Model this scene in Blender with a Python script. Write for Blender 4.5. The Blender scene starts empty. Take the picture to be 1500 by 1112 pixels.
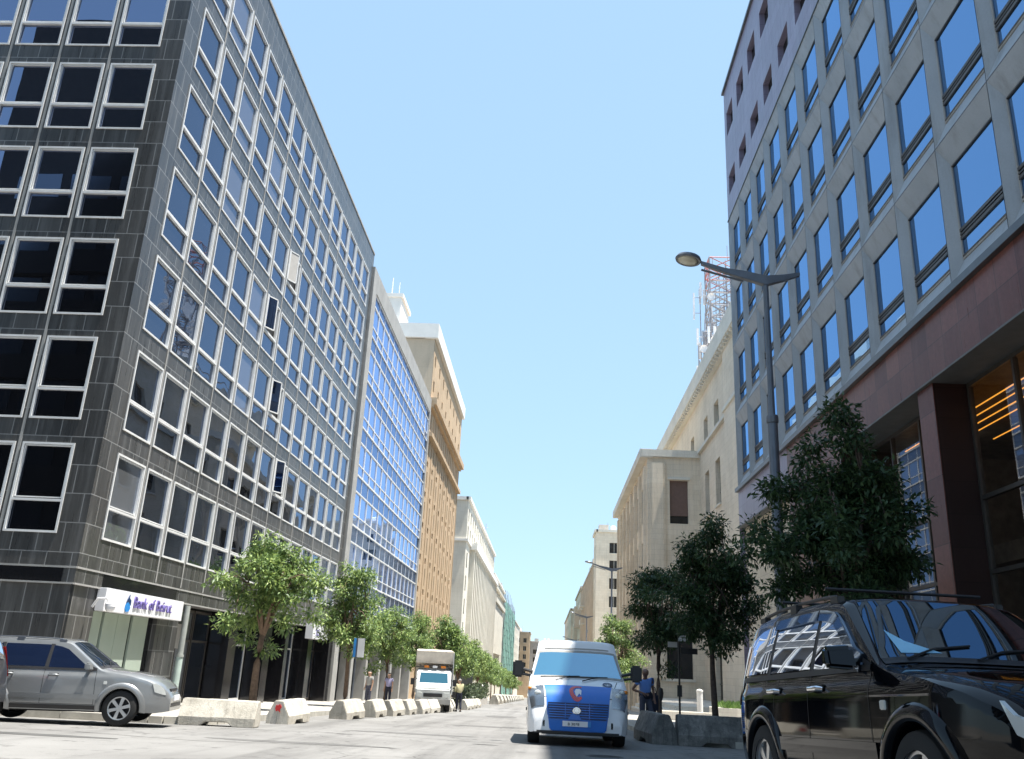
import bpy, bmesh, math, random
import numpy as np
from mathutils import Vector, Matrix
random.seed(7); rng = np.random.default_rng(7)
C = bpy.context.scene.collection
SL = 0.028
def GZ(y, x=0): return -1.0 - SL*y          # the street falls away from the camera
LX, RX = -12.5, 9.5                         # facade lines of the two sides

# ------------------------------------------------------------------ helpers
def wl(o):
    v = Vector((0, 0, 0))
    while o is not None:
        v += o.location; o = o.parent
    return v
def tag(o, label=None, cat=None, group=None, kind=None):
    if label: o['label'] = label
    if cat: o['category'] = cat
    if group: o['group'] = group
    if kind: o['kind'] = kind
    return o
def empty(name, loc, label, cat, group=None, rz=0, rx=0, ry=0):
    o = bpy.data.objects.new(name, None); C.objects.link(o)
    o.location = loc; o.rotation_euler = (rx, ry, rz); o.empty_display_size = .3
    return tag(o, label, cat, group)
def link(name, me, parent=None, loc=(0, 0, 0)):
    o = bpy.data.objects.new(name, me); C.objects.link(o)
    o.parent = parent; o.location = loc
    return o
def copy_tree(o, parent=None):
    c = o.copy(); C.objects.link(c); c.parent = parent
    for ch in o.children: copy_tree(ch, c)
    return c
class MB:
    def __init__(s): s.v = []; s.f = []; s.m = []
    def add(s, vs, fs, mi=0):
        n = len(s.v); s.v += [tuple(v) for v in vs]
        for f in fs: s.f.append(tuple(i+n for i in f)); s.m.append(mi)
    def quad(s, a, b, c, d, mi=0): s.add([a, b, c, d], [(0, 1, 2, 3)], mi)
    def hexa(s, p, mi=0):
        s.add(p, [(0, 3, 2, 1), (4, 5, 6, 7), (0, 1, 5, 4), (1, 2, 6, 5), (2, 3, 7, 6), (3, 0, 4, 7)], mi)
    def box(s, x0, x1, y0, y1, z0, z1, mi=0):
        s.hexa([(x0, y0, z0), (x1, y0, z0), (x1, y1, z0), (x0, y1, z0), (x0, y0, z1), (x1, y0, z1), (x1, y1, z1), (x0, y1, z1)], mi)
    def prism(s, poly, a, b, axis='z', mi=0):       # poly 2D extruded along axis from a to b
        f = {'z': lambda p, t: (p[0], p[1], t), 'x': lambda p, t: (t, p[0], p[1]), 'y': lambda p, t: (p[0], t, p[1])}[axis]
        n = len(poly); vs = [f(p, a) for p in poly]+[f(p, b) for p in poly]
        fs = [tuple(range(n))[::-1], tuple(range(n, 2*n))]+[(i, (i+1) % n, n+(i+1) % n, n+i) for i in range(n)]
        s.add(vs, fs, mi)
    def tube(s, pts, rad, n=8, mi=0, cap=True):
        pts = [Vector(p) for p in pts]
        if not hasattr(rad, '__len__'): rad = [rad]*len(pts)
        rings = []; up = Vector((0, 0, 1)); vs = []
        for i, p in enumerate(pts):
            d = (pts[min(i+1, len(pts)-1)]-pts[max(i-1, 0)]).normalized()
            a = d.cross(up)
            if a.length < .05: a = d.cross(Vector((1, 0, 0)))
            a.normalize(); b = d.cross(a)
            vs += [p+(a*math.cos(t)+b*math.sin(t))*rad[i] for t in [2*math.pi*k/n for k in range(n)]]
        fs = [(i*n+k, i*n+(k+1) % n, (i+1)*n+(k+1) % n, (i+1)*n+k) for i in range(len(pts)-1) for k in range(n)]
        if cap: fs += [tuple(range(n))[::-1], tuple(range((len(pts)-1)*n, len(pts)*n))]
        s.add(vs, fs, mi)
    def lathe(s, prof, c=(0, 0, 0), axis='z', n=24, mi=0, cap=True):   # prof: (r, h)
        vs = []
        for r, h in prof:
            for k in range(n):
                t = 2*math.pi*k/n; a, b = r*math.cos(t), r*math.sin(t)
                p = {'z': (a, b, h), 'y': (a, h, b), 'x': (h, a, b)}[axis]
                vs.append((p[0]+c[0], p[1]+c[1], p[2]+c[2]))
        fs = [(i*n+k, i*n+(k+1) % n, (i+1)*n+(k+1) % n, (i+1)*n+k) for i in range(len(prof)-1) for k in range(n)]
        if cap and prof[0][0] > 1e-4: fs.append(tuple(range(n))[::-1])
        if cap and prof[-1][0] > 1e-4: fs.append(tuple(range((len(prof)-1)*n, len(prof)*n)))
        s.add(vs, fs, mi)
    def sphere(s, c, r, n=12, m=8, mi=0, sc=(1, 1, 1)):
        vs = []; 
        for i in range(m+1):
            a = math.pi*i/m
            for k in range(n):
                t = 2*math.pi*k/n
                vs.append((c[0]+r*sc[0]*math.sin(a)*math.cos(t), c[1]+r*sc[1]*math.sin(a)*math.sin(t), c[2]+r*sc[2]*math.cos(a)))
        s.add(vs, [(i*n+k, i*n+(k+1) % n, (i+1)*n+(k+1) % n, (i+1)*n+k) for i in range(m) for k in range(n)], mi)
    def mesh(s, name, mats, off=(0, 0, 0), smooth=False, clean=False, bevel=0):
        me = bpy.data.meshes.new(name)
        me.from_pydata([(v[0]-off[0], v[1]-off[1], v[2]-off[2]) for v in s.v], [], s.f)
        if not isinstance(mats, (list, tuple)): mats = [mats]
        for m in mats: me.materials.append(m)
        if len(mats) > 1: me.polygons.foreach_set('material_index', s.m)
        if clean or bevel:
            bm = bmesh.new(); bm.from_mesh(me)
            bmesh.ops.remove_doubles(bm, verts=bm.verts, dist=.0005)
            bmesh.ops.recalc_face_normals(bm, faces=bm.faces)
            if bevel:
                ed = [e for e in bm.edges if len(e.link_faces) == 2 and e.calc_face_angle(0) > .5]
                bmesh.ops.bevel(bm, geom=ed, offset=bevel, segments=2, affect='EDGES', clamp_overlap=True)
            bm.to_mesh(me); bm.free()
        if smooth:
            me.polygons.foreach_set('use_smooth', [True]*len(me.polygons))
            if smooth != 'all':
                try: me.set_sharp_from_angle(angle=math.radians(smooth if smooth > 1 else 35))
                except Exception: pass
        me.update(); return me
    def build(s, name, mats, parent=None, world=True, **kw):
        off = wl(parent) if (parent is not None and world) else (0, 0, 0)
        return link(name, s.mesh(name, mats, off, **kw), parent)
class Fac:
    """a vertical facade: u along it, z up, d outward"""
    def __init__(s, O, u, n): s.O = Vector(O); s.u = Vector(u); s.n = Vector(n)
    def P(s, u, z, d=0): return s.O+s.u*u+s.n*d+Vector((0, 0, z))
    def V(s, u, z, d=0): return s.u*u+s.n*d+Vector((0, 0, z))
    def box(s, mb, u0, u1, z0, z1, d0, d1, mi=0, rel=False):
        F = s.V if rel else s.P
        mb.hexa([F(u0, z0, d0), F(u1, z0, d0), F(u1, z0, d1), F(u0, z0, d1), F(u0, z1, d0), F(u1, z1, d0), F(u1, z1, d1), F(u0, z1, d1)], mi)
    def rect(s, mb, u0, u1, z0, z1, d, mi=0, rel=False):
        F = s.V if rel else s.P
        mb.quad(F(u0, z0, d), F(u1, z0, d), F(u1, z1, d), F(u0, z1, d), mi)
    def wall(s, mb, u0, u1, z0, z1, holes, depth=.15, mi=0, d=0, rmi=None):
        rmi = mi if rmi is None else rmi
        us = sorted({u0, u1, *[h[0] for h in holes], *[h[1] for h in holes]}); zs = sorted({z0, z1, *[h[2] for h in holes], *[h[3] for h in holes]})
        us = [a for a in us if u0 <= a <= u1]; zs = [a for a in zs if z0 <= a <= z1]
        for i in range(len(zs)-1):
            zc = (zs[i]+zs[i+1])/2; run = None
            for j in range(len(us)-1):
                uc = (us[j]+us[j+1])/2
                hole = any(h[0] < uc < h[1] and h[2] < zc < h[3] for h in holes)
                if not hole and run is None: run = us[j]
                if hole and run is not None: s.rect(mb, run, us[j], zs[i], zs[i+1], d, mi); run = None
            if run is not None: s.rect(mb, run, us[-1], zs[i], zs[i+1], d, mi)
        for h in holes:
            a, b, c, e = h[:4]; P = s.P
            for q in ((P(a, c, d), P(a, e, d), P(a, e, d-depth), P(a, c, d-depth)), (P(b, c, d), P(b, e, d), P(b, e, d-depth), P(b, c, d-depth)),
                      (P(a, c, d), P(b, c, d), P(b, c, d-depth), P(a, c, d-depth)), (P(a, e, d), P(b, e, d), P(b, e, d-depth), P(a, e, d-depth))):
                mb.quad(*q, rmi)

# ------------------------------------------------------------------ materials
def nmat(name):
    m = bpy.data.materials.new(name); m.use_nodes = True; nt = m.node_tree
    b = nt.nodes['Principled BSDF']
    return m, nt, b
def node(nt, t, **kw):
    n = nt.nodes.new(t)
    for k, v in kw.items():
        if k in n.inputs: n.inputs[k].default_value = v
        else: setattr(n, k, v)
    return n
def rgba(c): return (c[0], c[1], c[2], 1)
def ramp(nt, src, stops):
    r = nt.nodes.new('ShaderNodeValToRGB'); e = r.color_ramp.elements
    while len(e) < len(stops): e.new(.5)
    for i, (p, c) in enumerate(stops):
        e[i].position = p; e[i].color = rgba(c) if hasattr(c, '__len__') else (c, c, c, 1)
    nt.links.new(src, r.inputs[0]); return r.outputs[0]
def mix(nt, f, a, b, mode='MIX'):
    n = nt.nodes.new('ShaderNodeMixRGB'); n.blend_type = mode
    for i, x in ((0, f), (1, a), (2, b)):
        if hasattr(x, 'links') or hasattr(x, 'is_linked'): nt.links.new(x, n.inputs[i])
        else: n.inputs[i].default_value = rgba(x) if hasattr(x, '__len__') else x
    return n.outputs[0]
def coords(nt, scale=(1, 1, 1), kind='Object'):
    if kind == 'World':
        g = nt.nodes.new('ShaderNodeNewGeometry'); o = g.outputs['Position']
    else:
        t = nt.nodes.new('ShaderNodeTexCoord'); o = t.outputs[kind]
    mp = nt.nodes.new('ShaderNodeMapping'); mp.inputs['Scale'].default_value = scale
    nt.links.new(o, mp.inputs[0]); return mp.outputs[0]
def noise(nt, vec, scale, detail=4, rough=.6):
    n = node(nt, 'ShaderNodeTexNoise', Scale=scale, Detail=detail, Roughness=rough); nt.links.new(vec, n.inputs['Vector']); return n.outputs['Fac']
def bump(nt, b, h, strength=.3, dist=.02):
    n = node(nt, 'ShaderNodeBump', Strength=strength, Distance=dist); nt.links.new(h, n.inputs['Height']); nt.links.new(n.outputs[0], b.inputs['Normal'])
def plain(name, col, rough=.5, metal=0, spec=.5, var=.12, scale=3, bumps=0, coat=0):
    m, nt, b = nmat(name)
    f = noise(nt, coords(nt, kind='World'), scale)
    lo = [c*(1-var) for c in col]; hi = [min(1, c*(1+var)) for c in col]
    nt.links.new(ramp(nt, f, [(.3, lo), (.7, hi)]), b.inputs['Base Color'])
    b.inputs['Roughness'].default_value = rough; b.inputs['Metallic'].default_value = metal
    b.inputs['Specular IOR Level'].default_value = spec; b.inputs['Coat Weight'].default_value = coat; b.inputs['Coat Roughness'].default_value = .03
    if bumps: bump(nt, b, noise(nt, coords(nt, kind='World'), 40), bumps, .01)
    return m
def stone(name, c1, c2, tw, th, mortar, rough=.5, streak=(.5, .5, .5), samt=.3, spec=.5, offset=.5, msize=.012, bumpy=.15, fine=0.1):
    """clad wall: tiles laid in (x+y, z), weather streaks running down"""
    m, nt, b = nmat(name)
    g = nt.nodes.new('ShaderNodeNewGeometry'); sx = nt.nodes.new('ShaderNodeSeparateXYZ'); nt.links.new(g.outputs['Position'], sx.inputs[0])
    ad = nt.nodes.new('ShaderNodeMath'); nt.links.new(sx.outputs[0], ad.inputs[0]); nt.links.new(sx.outputs[1], ad.inputs[1])
    cb = nt.nodes.new('ShaderNodeCombineXYZ'); nt.links.new(ad.outputs[0], cb.inputs[0]); nt.links.new(sx.outputs[2], cb.inputs[1])
    br = node(nt, 'ShaderNodeTexBrick', Scale=1.0); br.offset = offset
    br.inputs['Color1'].default_value = rgba(c1); br.inputs['Color2'].default_value = rgba(c2); br.inputs['Mortar'].default_value = rgba(mortar)
    br.inputs['Brick Width'].default_value = tw; br.inputs['Row Height'].default_value = th; br.inputs['Mortar Size'].default_value = msize; br.inputs['Bias'].default_value = 0
    nt.links.new(cb.outputs[0], br.inputs['Vector'])
    mp = nt.nodes.new('ShaderNodeMapping'); mp.inputs['Scale'].default_value = (3.5, .22, 1); nt.links.new(cb.outputs[0], mp.inputs[0])
    st = noise(nt, mp.outputs[0], 1.0, 6, .7)
    fn = noise(nt, g.outputs['Position'], 9, 5, .7)
    big = noise(nt, g.outputs['Position'], .35, 3, .5)
    c = mix(nt, ramp(nt, st, [(.48, 0), (.72, samt)]), br.outputs['Color'], streak)
    c = mix(nt, fine*2, c, ramp(nt, fn, [(.25, .35), (.75, 1.0)]), 'MULTIPLY')
    c = mix(nt, .35, c, ramp(nt, big, [(.3, .6), (.7, 1.0)]), 'MULTIPLY')
    nt.links.new(c, b.inputs['Base Color'])
    rr = nt.nodes.new('ShaderNodeMath'); rr.operation = 'MULTIPLY_ADD'; nt.links.new(st, rr.inputs[0]); rr.inputs[1].default_value = .35; rr.inputs[2].default_value = rough-.15
    nt.links.new(rr.outputs[0], b.inputs['Roughness']); b.inputs['Specular IOR Level'].default_value = spec
    h = mix(nt, .15, br.outputs['Fac'], fn); inv = nt.nodes.new('ShaderNodeInvert'); nt.links.new(h, inv.inputs['Color'])
    bump(nt, b, inv.outputs[0], bumpy, .01)
    return m
def glassmat(name, tint, dark, f0, fmax=1.0, wob=.02, blinds=None, rough=.01, wave=.05):
    """mirror-like window glass over a dark room; each pane leans a little differently"""
    m = bpy.data.materials.new(name); m.use_nodes = True; nt = m.node_tree; nt.nodes.clear()
    out = nt.nodes.new('ShaderNodeOutputMaterial'); mx = nt.nodes.new('ShaderNodeMixShader')
    df = nt.nodes.new('ShaderNodeBsdfDiffuse'); gl = node(nt, 'ShaderNodeBsdfGlossy', Roughness=rough)
    gl.inputs['Color'].default_value = rgba(tint)
    oi = nt.nodes.new('ShaderNodeObjectInfo')
    if blinds: nt.links.new(ramp(nt, oi.outputs['Random'], [(blinds[0], dark), (blinds[0]+.02, blinds[1])]), df.inputs['Color'])
    else: df.inputs['Color'].default_value = rgba(dark)
    g = nt.nodes.new('ShaderNodeNewGeometry')
    wn = nt.nodes.new('ShaderNodeTexWhiteNoise'); wn.noise_dimensions = '1D'; nt.links.new(oi.outputs['Random'], wn.inputs['W'])
    nz = node(nt, 'ShaderNodeTexNoise', Scale=.9, Detail=1.0); nt.links.new(g.outputs['Position'], nz.inputs['Vector'])
    def vm(op, a, b2=None, sc=None):
        v = nt.nodes.new('ShaderNodeVectorMath'); v.operation = op; nt.links.new(a, v.inputs[0])
        if b2 is not None:
            if hasattr(b2, 'is_linked'): nt.links.new(b2, v.inputs[1])
            else: v.inputs[1].default_value = b2
        if sc is not None: v.inputs['Scale'].default_value = sc
        return v.outputs[0]
    a = vm('SCALE', vm('SUBTRACT', wn.outputs['Color'], (.5, .5, .5)), sc=wob*2)
    b = vm('SCALE', vm('SUBTRACT', nz.outputs['Color'], (.5, .5, .5)), sc=wave)
    nn = vm('NORMALIZE', vm('ADD', vm('ADD', g.outputs['Normal'], a), b)); nt.links.new(nn, gl.inputs['Normal'])
    lw = node(nt, 'ShaderNodeFresnel', IOR=1.5)
    mr = node(nt, 'ShaderNodeMapRange'); mr.inputs['From Min'].default_value = .04; mr.inputs['From Max'].default_value = .7
    mr.inputs['To Min'].default_value = f0; mr.inputs['To Max'].default_value = fmax
    nt.links.new(lw.outputs[0], mr.inputs[0]); nt.links.new(mr.outputs[0], mx.inputs[0])
    nt.links.new(df.outputs[0], mx.inputs[1]); nt.links.new(gl.outputs[0], mx.inputs[2]); nt.links.new(mx.outputs[0], out.inputs[0])
    return m
def clearglass(name, tint, f0=.12):
    m = bpy.data.materials.new(name); m.use_nodes = True; nt = m.node_tree; nt.nodes.clear()
    out = nt.nodes.new('ShaderNodeOutputMaterial'); mx = nt.nodes.new('ShaderNodeMixShader')
    tr = nt.nodes.new('ShaderNodeBsdfTransparent'); tr.inputs[0].default_value = rgba(tint); gl = node(nt, 'ShaderNodeBsdfGlossy', Roughness=.01)
    lw = node(nt, 'ShaderNodeFresnel', IOR=1.5); mr = node(nt, 'ShaderNodeMapRange'); mr.inputs['From Min'].default_value = .04; mr.inputs['From Max'].default_value = .8
    mr.inputs['To Min'].default_value = f0; nt.links.new(lw.outputs[0], mr.inputs[0]); nt.links.new(mr.outputs[0], mx.inputs[0])
    nt.links.new(tr.outputs[0], mx.inputs[1]); nt.links.new(gl.outputs[0], mx.inputs[2]); nt.links.new(mx.outputs[0], out.inputs[0])
    return m
def emit(name, col, s):
    m = bpy.data.materials.new(name); m.use_nodes = True; nt = m.node_tree; b = nt.nodes['Principled BSDF']
    b.inputs['Base Color'].default_value = rgba(col); b.inputs['Emission Color'].default_value = rgba(col); b.inputs['Emission Strength'].default_value = s
    return m
M = {}
M['granite'] = stone('black_granite_cladding', (.05, .05, .05), (.085, .083, .08), .70, .792, (.26, .26, .255), .28, (.30, .30, .295), .30, .6, .5, .014)
M['granite_smooth'] = plain('polished_black_stone', (.012, .012, .014), .12, spec=.5)
M['alu'] = plain('white_aluminium', (.74, .74, .73), .38, var=.08, scale=2)
M['pane_dark'] = glassmat('office_window_glass', (.62, .75, 1.0), (.008, .009, .011), .13, .92, .012, (.86, (.11, .115, .12)), wave=.02)
M['pane_front'] = glassmat('office_front_glass', (.24, .29, .42), (.006, .006, .007), .07, .8, .004, (.9, (.012, .012, .012)), wave=.003)
M['conc'] = plain('pale_concrete', (.47, .45, .42), .8, var=.15, scale=1.2, bumps=.15)
M['dull'] = plain('dull_brown_render', (.06, .055, .05), .8)
M['conc_grey'] = plain('grey_concrete', (.34, .335, .32), .8, var=.15, scale=1, bumps=.15)
M['pane_blue'] = glassmat('blue_curtain_glass', (.55, .69, 1.0), (.05, .1, .25), .6, 1.0, .008, wave=.01)
M['spandrel'] = glassmat('slate_blue_spandrel_glass', (.42, .54, .82), (.05, .08, .13), .3, .95, .008, wave=.01)
M['tan'] = stone('ochre_render_panels', (.55, .41, .27), (.59, .44, .295), 1.8, 1.05, (.42, .30, .19), .85, (.44, .31, .2), .3, .2, .0, .01)
M['tan_side'] = stone('pale_beige_render', (.54, .45, .345), (.56, .47, .36), 5, 3.2, (.42, .37, .30), .9, (.38, .34, .28), .25, .2, .0, .01)
M['white'] = plain('white_masonry_paint', (.74, .72, .68), .7, var=.06, scale=.8)
M['dark_win'] = glassmat('dark_window_glass', (.5, .5, .5), (.03, .028, .025), .05, .8, .02)
M['cream'] = stone('cream_limestone', (.79, .68, .53), (.84, .735, .585), 1.1, .5, (.58, .505, .39), .85, (.36, .31, .24), .3, .2, .5, .008, .1)
M['cream2'] = stone('pale_limestone', (.74, .70, .61), (.78, .74, .65), 1.3, .6, (.64, .59, .5), .85, (.46, .42, .35), .25, .2, .5, .008, .1)
M['peach'] = stone('warm_limestone', (.70, .57, .43), (.74, .61, .47), 1.2, .55, (.58, .47, .35), .85, (.36, .29, .21), .3, .2, .5, .008, .1)
M['shutter'] = plain('brown_roller_shutter', (.16, .10, .08), .6)
def panelmat():
    m, nt, b = nmat('grey_precast_panel'); v = coords(nt, kind='World')
    st = noise(nt, coords(nt, (2.2, 2.2, .25), 'World'), 1, 6, .7); bg_ = noise(nt, v, .6, 4, .6); fn = noise(nt, v, 25, 4, .7)
    c = ramp(nt, bg_, [(.3, (.33, .37, .41)), (.7, (.41, .45, .49))]); c = mix(nt, ramp(nt, st, [(.5, 0), (.72, .55)]), c, (.20, .205, .205)); c = mix(nt, .3, c, ramp(nt, fn, [(.3, .6), (.7, 1)]), 'MULTIPLY')
    nt.links.new(c, b.inputs['Base Color']); b.inputs['Roughness'].default_value = .5; return m
M['panel'] = panelmat()
M['bronze'] = plain('dark_bronze_frame', (.07, .062, .055), .4, .3)
M['pane_r1'] = glassmat('sky_blue_window_glass', (.34, .58, .93), (.004, .01, .03), .52, 1.0, .006, (.93, (.05, .05, .06)), wave=.012)
M['purple'] = stone('mauve_stone_cladding', (.25, .225, .31), (.30, .265, .37), 1.35, .68, (.16, .145, .2), .35, (.25, .22, .3), .2, .5, .5, .01)
M['steel'] = plain('dark_steel_ledge', (.12, .13, .14), .35, .6)
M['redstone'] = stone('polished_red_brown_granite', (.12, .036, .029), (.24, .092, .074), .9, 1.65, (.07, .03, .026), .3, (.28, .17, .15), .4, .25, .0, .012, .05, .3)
M['redstone_shaded'] = stone('shaded_red_granite', (.03, .013, .011), (.04, .017, .014), .9, .8, (.02, .01, .008), .4, (.05, .02, .02), .2, .3, .0, .01, .05)  # darker copy for the pillar sides, their shade put into the colour
M['shop'] = clearglass('shopfront_glass', (.75, .78, .78), .10)
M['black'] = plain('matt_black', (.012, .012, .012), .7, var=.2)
M['room'] = plain('dim_interior', (.17, .135, .10), .8, var=.3)
M['led'] = emit('amber_led', (1.0, .40, .05), .55)
M['downlight'] = emit('white_downlight', (1, .95, .85), 2.2)
M['drape'] = plain('cream_fabric', (.5, .42, .3), .8)
M['soffit'] = plain('grey_soffit', (.13, .135, .135), .6)
M['frost'] = plain('frosted_green_glass', (.38, .45, .38), .25, var=.06, scale=.8)
M['sign_white'] = plain('white_sign_face', (.82, .82, .84), .4, var=.03)
M['sign_text'] = plain('indigo_letters', (.16, .13, .36), .4)
M['sign_blue'] = plain('sign_bright_blue', (.03, .25, .65), .4)
M['sign_navy'] = plain('sign_navy', (.015, .04, .12), .4)
M['pipe'] = plain('grey_green_pipe', (.36, .38, .36), .5)
M['pipe2'] = plain('pale_green_pipe', (.50, .60, .55), .5)
M['pole'] = plain('slate_grey_metal', (.14, .155, .18), .4, .4)
M['lamp_lens'] = plain('lamp_lens', (.52, .50, .40), .25)
M['steel_lattice'] = plain('lattice_grey', (.30, .29, .31), .5)
M['steel_red'] = plain('lattice_red', (.45, .16, .14), .5)
M['antenna'] = plain('antenna_white', (.78, .78, .8), .4)
M['net'] = None
M['bark'] = plain('bark', (.17, .115, .08), .9, var=.35, scale=12, bumps=.5)
M['bark_shaded'] = plain('bark_shaded', (.085, .062, .05), .9, var=.35, scale=12, bumps=.5)  # darker bark copy: shade of the right-hand trees put into the colour

def barrier_mat():
    m, nt, b = nmat('worn_precast_concrete'); v = coords(nt, kind='World')
    n1 = noise(nt, v, 2.2, 8, .7); n2 = noise(nt, v, 30, 4, .7)
    mp = coords(nt, (7, 7, .7), 'World'); n3 = noise(nt, mp, 1, 6, .7)
    oi = nt.nodes.new('ShaderNodeObjectInfo')
    base = ramp(nt, n1, [(.3, (.42, .385, .32)), (.55, (.62, .58, .50)), (.75, (.70, .66, .58))])
    c = mix(nt, ramp(nt, n3, [(.52, 0), (.68, .6)]), base, (.16, .15, .13))
    c = mix(nt, .5, c, ramp(nt, n2, [(.3, .6), (.7, 1)]), 'MULTIPLY')
    c = mix(nt, 1.0, c, ramp(nt, oi.outputs['Random'], [(0, .78), (1, 1.0)]), 'MULTIPLY')
    nt.links.new(c, b.inputs['Base Color']); b.inputs['Roughness'].default_value = .9
    bump(nt, b, n2, .5, .02); return m
M['barrier'] = barrier_mat()
def barrier_dark():
    m, nt, b = nmat('blackened_concrete'); v = coords(nt, kind='World')
    n1 = noise(nt, v, 2.6, 8, .75); n2 = noise(nt, v, 30, 4, .7); n3 = noise(nt, coords(nt, (8, 8, .7), 'World'), 1, 6, .7)
    base = ramp(nt, n1, [(.32, (.12, .12, .115)), (.52, (.24, .235, .22)), (.70, (.42, .405, .37))])
    c = mix(nt, ramp(nt, n3, [(.52, 0), (.68, .7)]), base, (.05, .05, .05)); c = mix(nt, .5, c, ramp(nt, n2, [(.3, .5), (.7, 1)]), 'MULTIPLY')
    nt.links.new(c, b.inputs['Base Color']); b.inputs['Roughness'].default_value = .9; bump(nt, b, n2, .5, .02); return m
M['barrier_dark'] = barrier_dark()
def asphalt(name, lo, hi, fine=.35):
    m, nt, b = nmat(name); v = coords(nt, kind='World')
    n1 = noise(nt, v, .25, 6, .6); n2 = noise(nt, v, 55, 3, .7); n3 = noise(nt, coords(nt, (1.2, .06, 1), 'World'), 1, 5, .6)
    vo = node(nt, 'ShaderNodeTexVoronoi', Scale=.55); vo.feature = 'DISTANCE_TO_EDGE'
    wv = node(nt, 'ShaderNodeTexNoise', Scale=1.1, Detail=6.0); nt.links.new(v, wv.inputs['Vector'])
    ad = nt.nodes.new('ShaderNodeVectorMath'); ad.operation = 'ADD'; nt.links.new(v, ad.inputs[0]); nt.links.new(wv.outputs['Color'], ad.inputs[1]); nt.links.new(ad.outputs[0], vo.inputs['Vector'])
    c = ramp(nt, n1, [(.3, lo), (.7, hi)])
    c = mix(nt, ramp(nt, n3, [(.47, 0), (.7, .65)]), c, [x*.58 for x in lo])
    n4 = noise(nt, v, 1.6, 7, .75); c = mix(nt, ramp(nt, n4, [(.56, 0), (.66, .55)]), c, [x*.5 for x in lo]); n5 = noise(nt, coords(nt, (.9, .9, 1), 'World'), 2.3, 3, .5); c = mix(nt, ramp(nt, n5, [(.66, 0), (.7, .7)]), c, [x*.35 for x in lo])
    gate = noise(nt, v, .13, 2, .5)
    cr = mix(nt, 1.0, ramp(nt, vo.outputs['Distance'], [(.0, 1), (.016, 0)]), ramp(nt, gate, [(.48, 0), (.6, 1)]), 'MULTIPLY')
    c = mix(nt, cr, c, [x*.4 for x in lo])
    c = mix(nt, fine, c, ramp(nt, n2, [(.3, .45), (.7, 1)]), 'MULTIPLY')
    nt.links.new(c, b.inputs['Base Color']); b.inputs['Roughness'].default_value = .85; b.inputs['Specular IOR Level'].default_value = .3
    bump(nt, b, n2, .35, .01); return m
M['asphalt'] = asphalt('sun_bleached_asphalt', (.18, .175, .168), (.26, .255, .245))
M['ground'] = plain('dusty_ground', (.26, .245, .22), .9, scale=.3)
M['paving'] = stone('pavement_slabs', (.33, .31, .28), (.38, .36, .32), .6, .6, (.2, .19, .17), .85, (.25, .23, .2), .3, .2)
def paving():
    m, nt, b = nmat('pavement_slabs_flat'); v = coords(nt, kind='World')
    br = node(nt, 'ShaderNodeTexBrick', Scale=1.0); nt.links.new(v, br.inputs['Vector'])
    br.inputs['Color1'].default_value = rgba((.36, .335, .30)); br.inputs['Color2'].default_value = rgba((.43, .40, .36)); br.inputs['Mortar'].default_value = rgba((.2, .19, .17))
    br.inputs['Brick Width'].default_value = .8; br.inputs['Row Height'].default_value = .4; br.inputs['Mortar Size'].default_value = .01
    c = mix(nt, .6, br.outputs['Color'], ramp(nt, noise(nt, v, 1.5, 6, .7), [(.3, .55), (.7, 1)]), 'MULTIPLY')
    nt.links.new(c, b.inputs['Base Color']); b.inputs['Roughness'].default_value = .85; return m
M['paving'] = paving()
M['kerb'] = plain('kerb_stone', (.44, .42, .37), .85, var=.25, scale=2, bumps=.2)
def leafmat(name, lo, mid, hi, spec=.5, rough=.35):
    m = bpy.data.materials.new(name); m.use_nodes = True; nt = m.node_tree; b = nt.nodes['Principled BSDF']; out = nt.nodes['Material Output']
    g = nt.nodes.new('ShaderNodeNewGeometry')
    c = ramp(nt, g.outputs['Random Per Island'], [(.0, lo), (.55, mid), (.95, hi)])
    c = mix(nt, ramp(nt, noise(nt, g.outputs['Position'], 1.3, 3, .6), [(.5, 0), (.7, .45)]), c, hi)
    nt.links.new(c, b.inputs['Base Color']); b.inputs['Roughness'].default_value = rough; b.inputs['Specular IOR Level'].default_value = spec
    t = nt.nodes.new('ShaderNodeBsdfTranslucent'); nt.links.new(c, t.inputs[0]); mx = nt.nodes.new('ShaderNodeMixShader'); mx.inputs[0].default_value = .28
    nt.links.new(b.outputs[0], mx.inputs[1]); nt.links.new(t.outputs[0], mx.inputs[2]); nt.links.new(mx.outputs[0], out.inputs[0]); return m
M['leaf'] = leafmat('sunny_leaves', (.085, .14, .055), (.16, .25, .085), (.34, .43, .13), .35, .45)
M['leaf_shaded'] = leafmat('shaded_leaves', (.022, .048, .022), (.038, .078, .032), (.07, .12, .045), .35, .45)  # shade put into the leaf colour, for trees in the right office's shadow
M['grass'] = leafmat('grass_blades', (.08, .16, .04), (.12, .22, .05), (.2, .3, .08))
M['plant'] = leafmat('hedge_leaves', (.04, .06, .035), (.08, .11, .06), (.12, .15, .08))
def paint(name, col, metal=0, rough=.35, coat=1.0, spec=.5, dust=.12):
    m, nt, b = nmat(name); b.inputs['Base Color'].default_value = rgba(col); b.inputs['Metallic'].default_value = metal
    dirt = noise(nt, coords(nt, kind='Object'), 4, 6, .7)
    nt.links.new(ramp(nt, dirt, [(.3, rough), (.8, min(1, rough+(.15 if dust else .03)))]), b.inputs['Roughness'])
    nt.links.new(mix(nt, ramp(nt, dirt, [(.55, 0), (.8, dust)]), col, (.3, .27, .22)), b.inputs['Base Color'])
    b.inputs['Coat Weight'].default_value = coat; b.inputs['Coat Roughness'].default_value = .04; b.inputs['Specular IOR Level'].default_value = spec; return m
M['p_black'] = paint('black_car_paint', (.002, .0025, .004), 0, .03, .10, .26, 0)
M['p_silver'] = paint('grey_car_paint', (.27, .28, .285), .55, .36)
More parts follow.
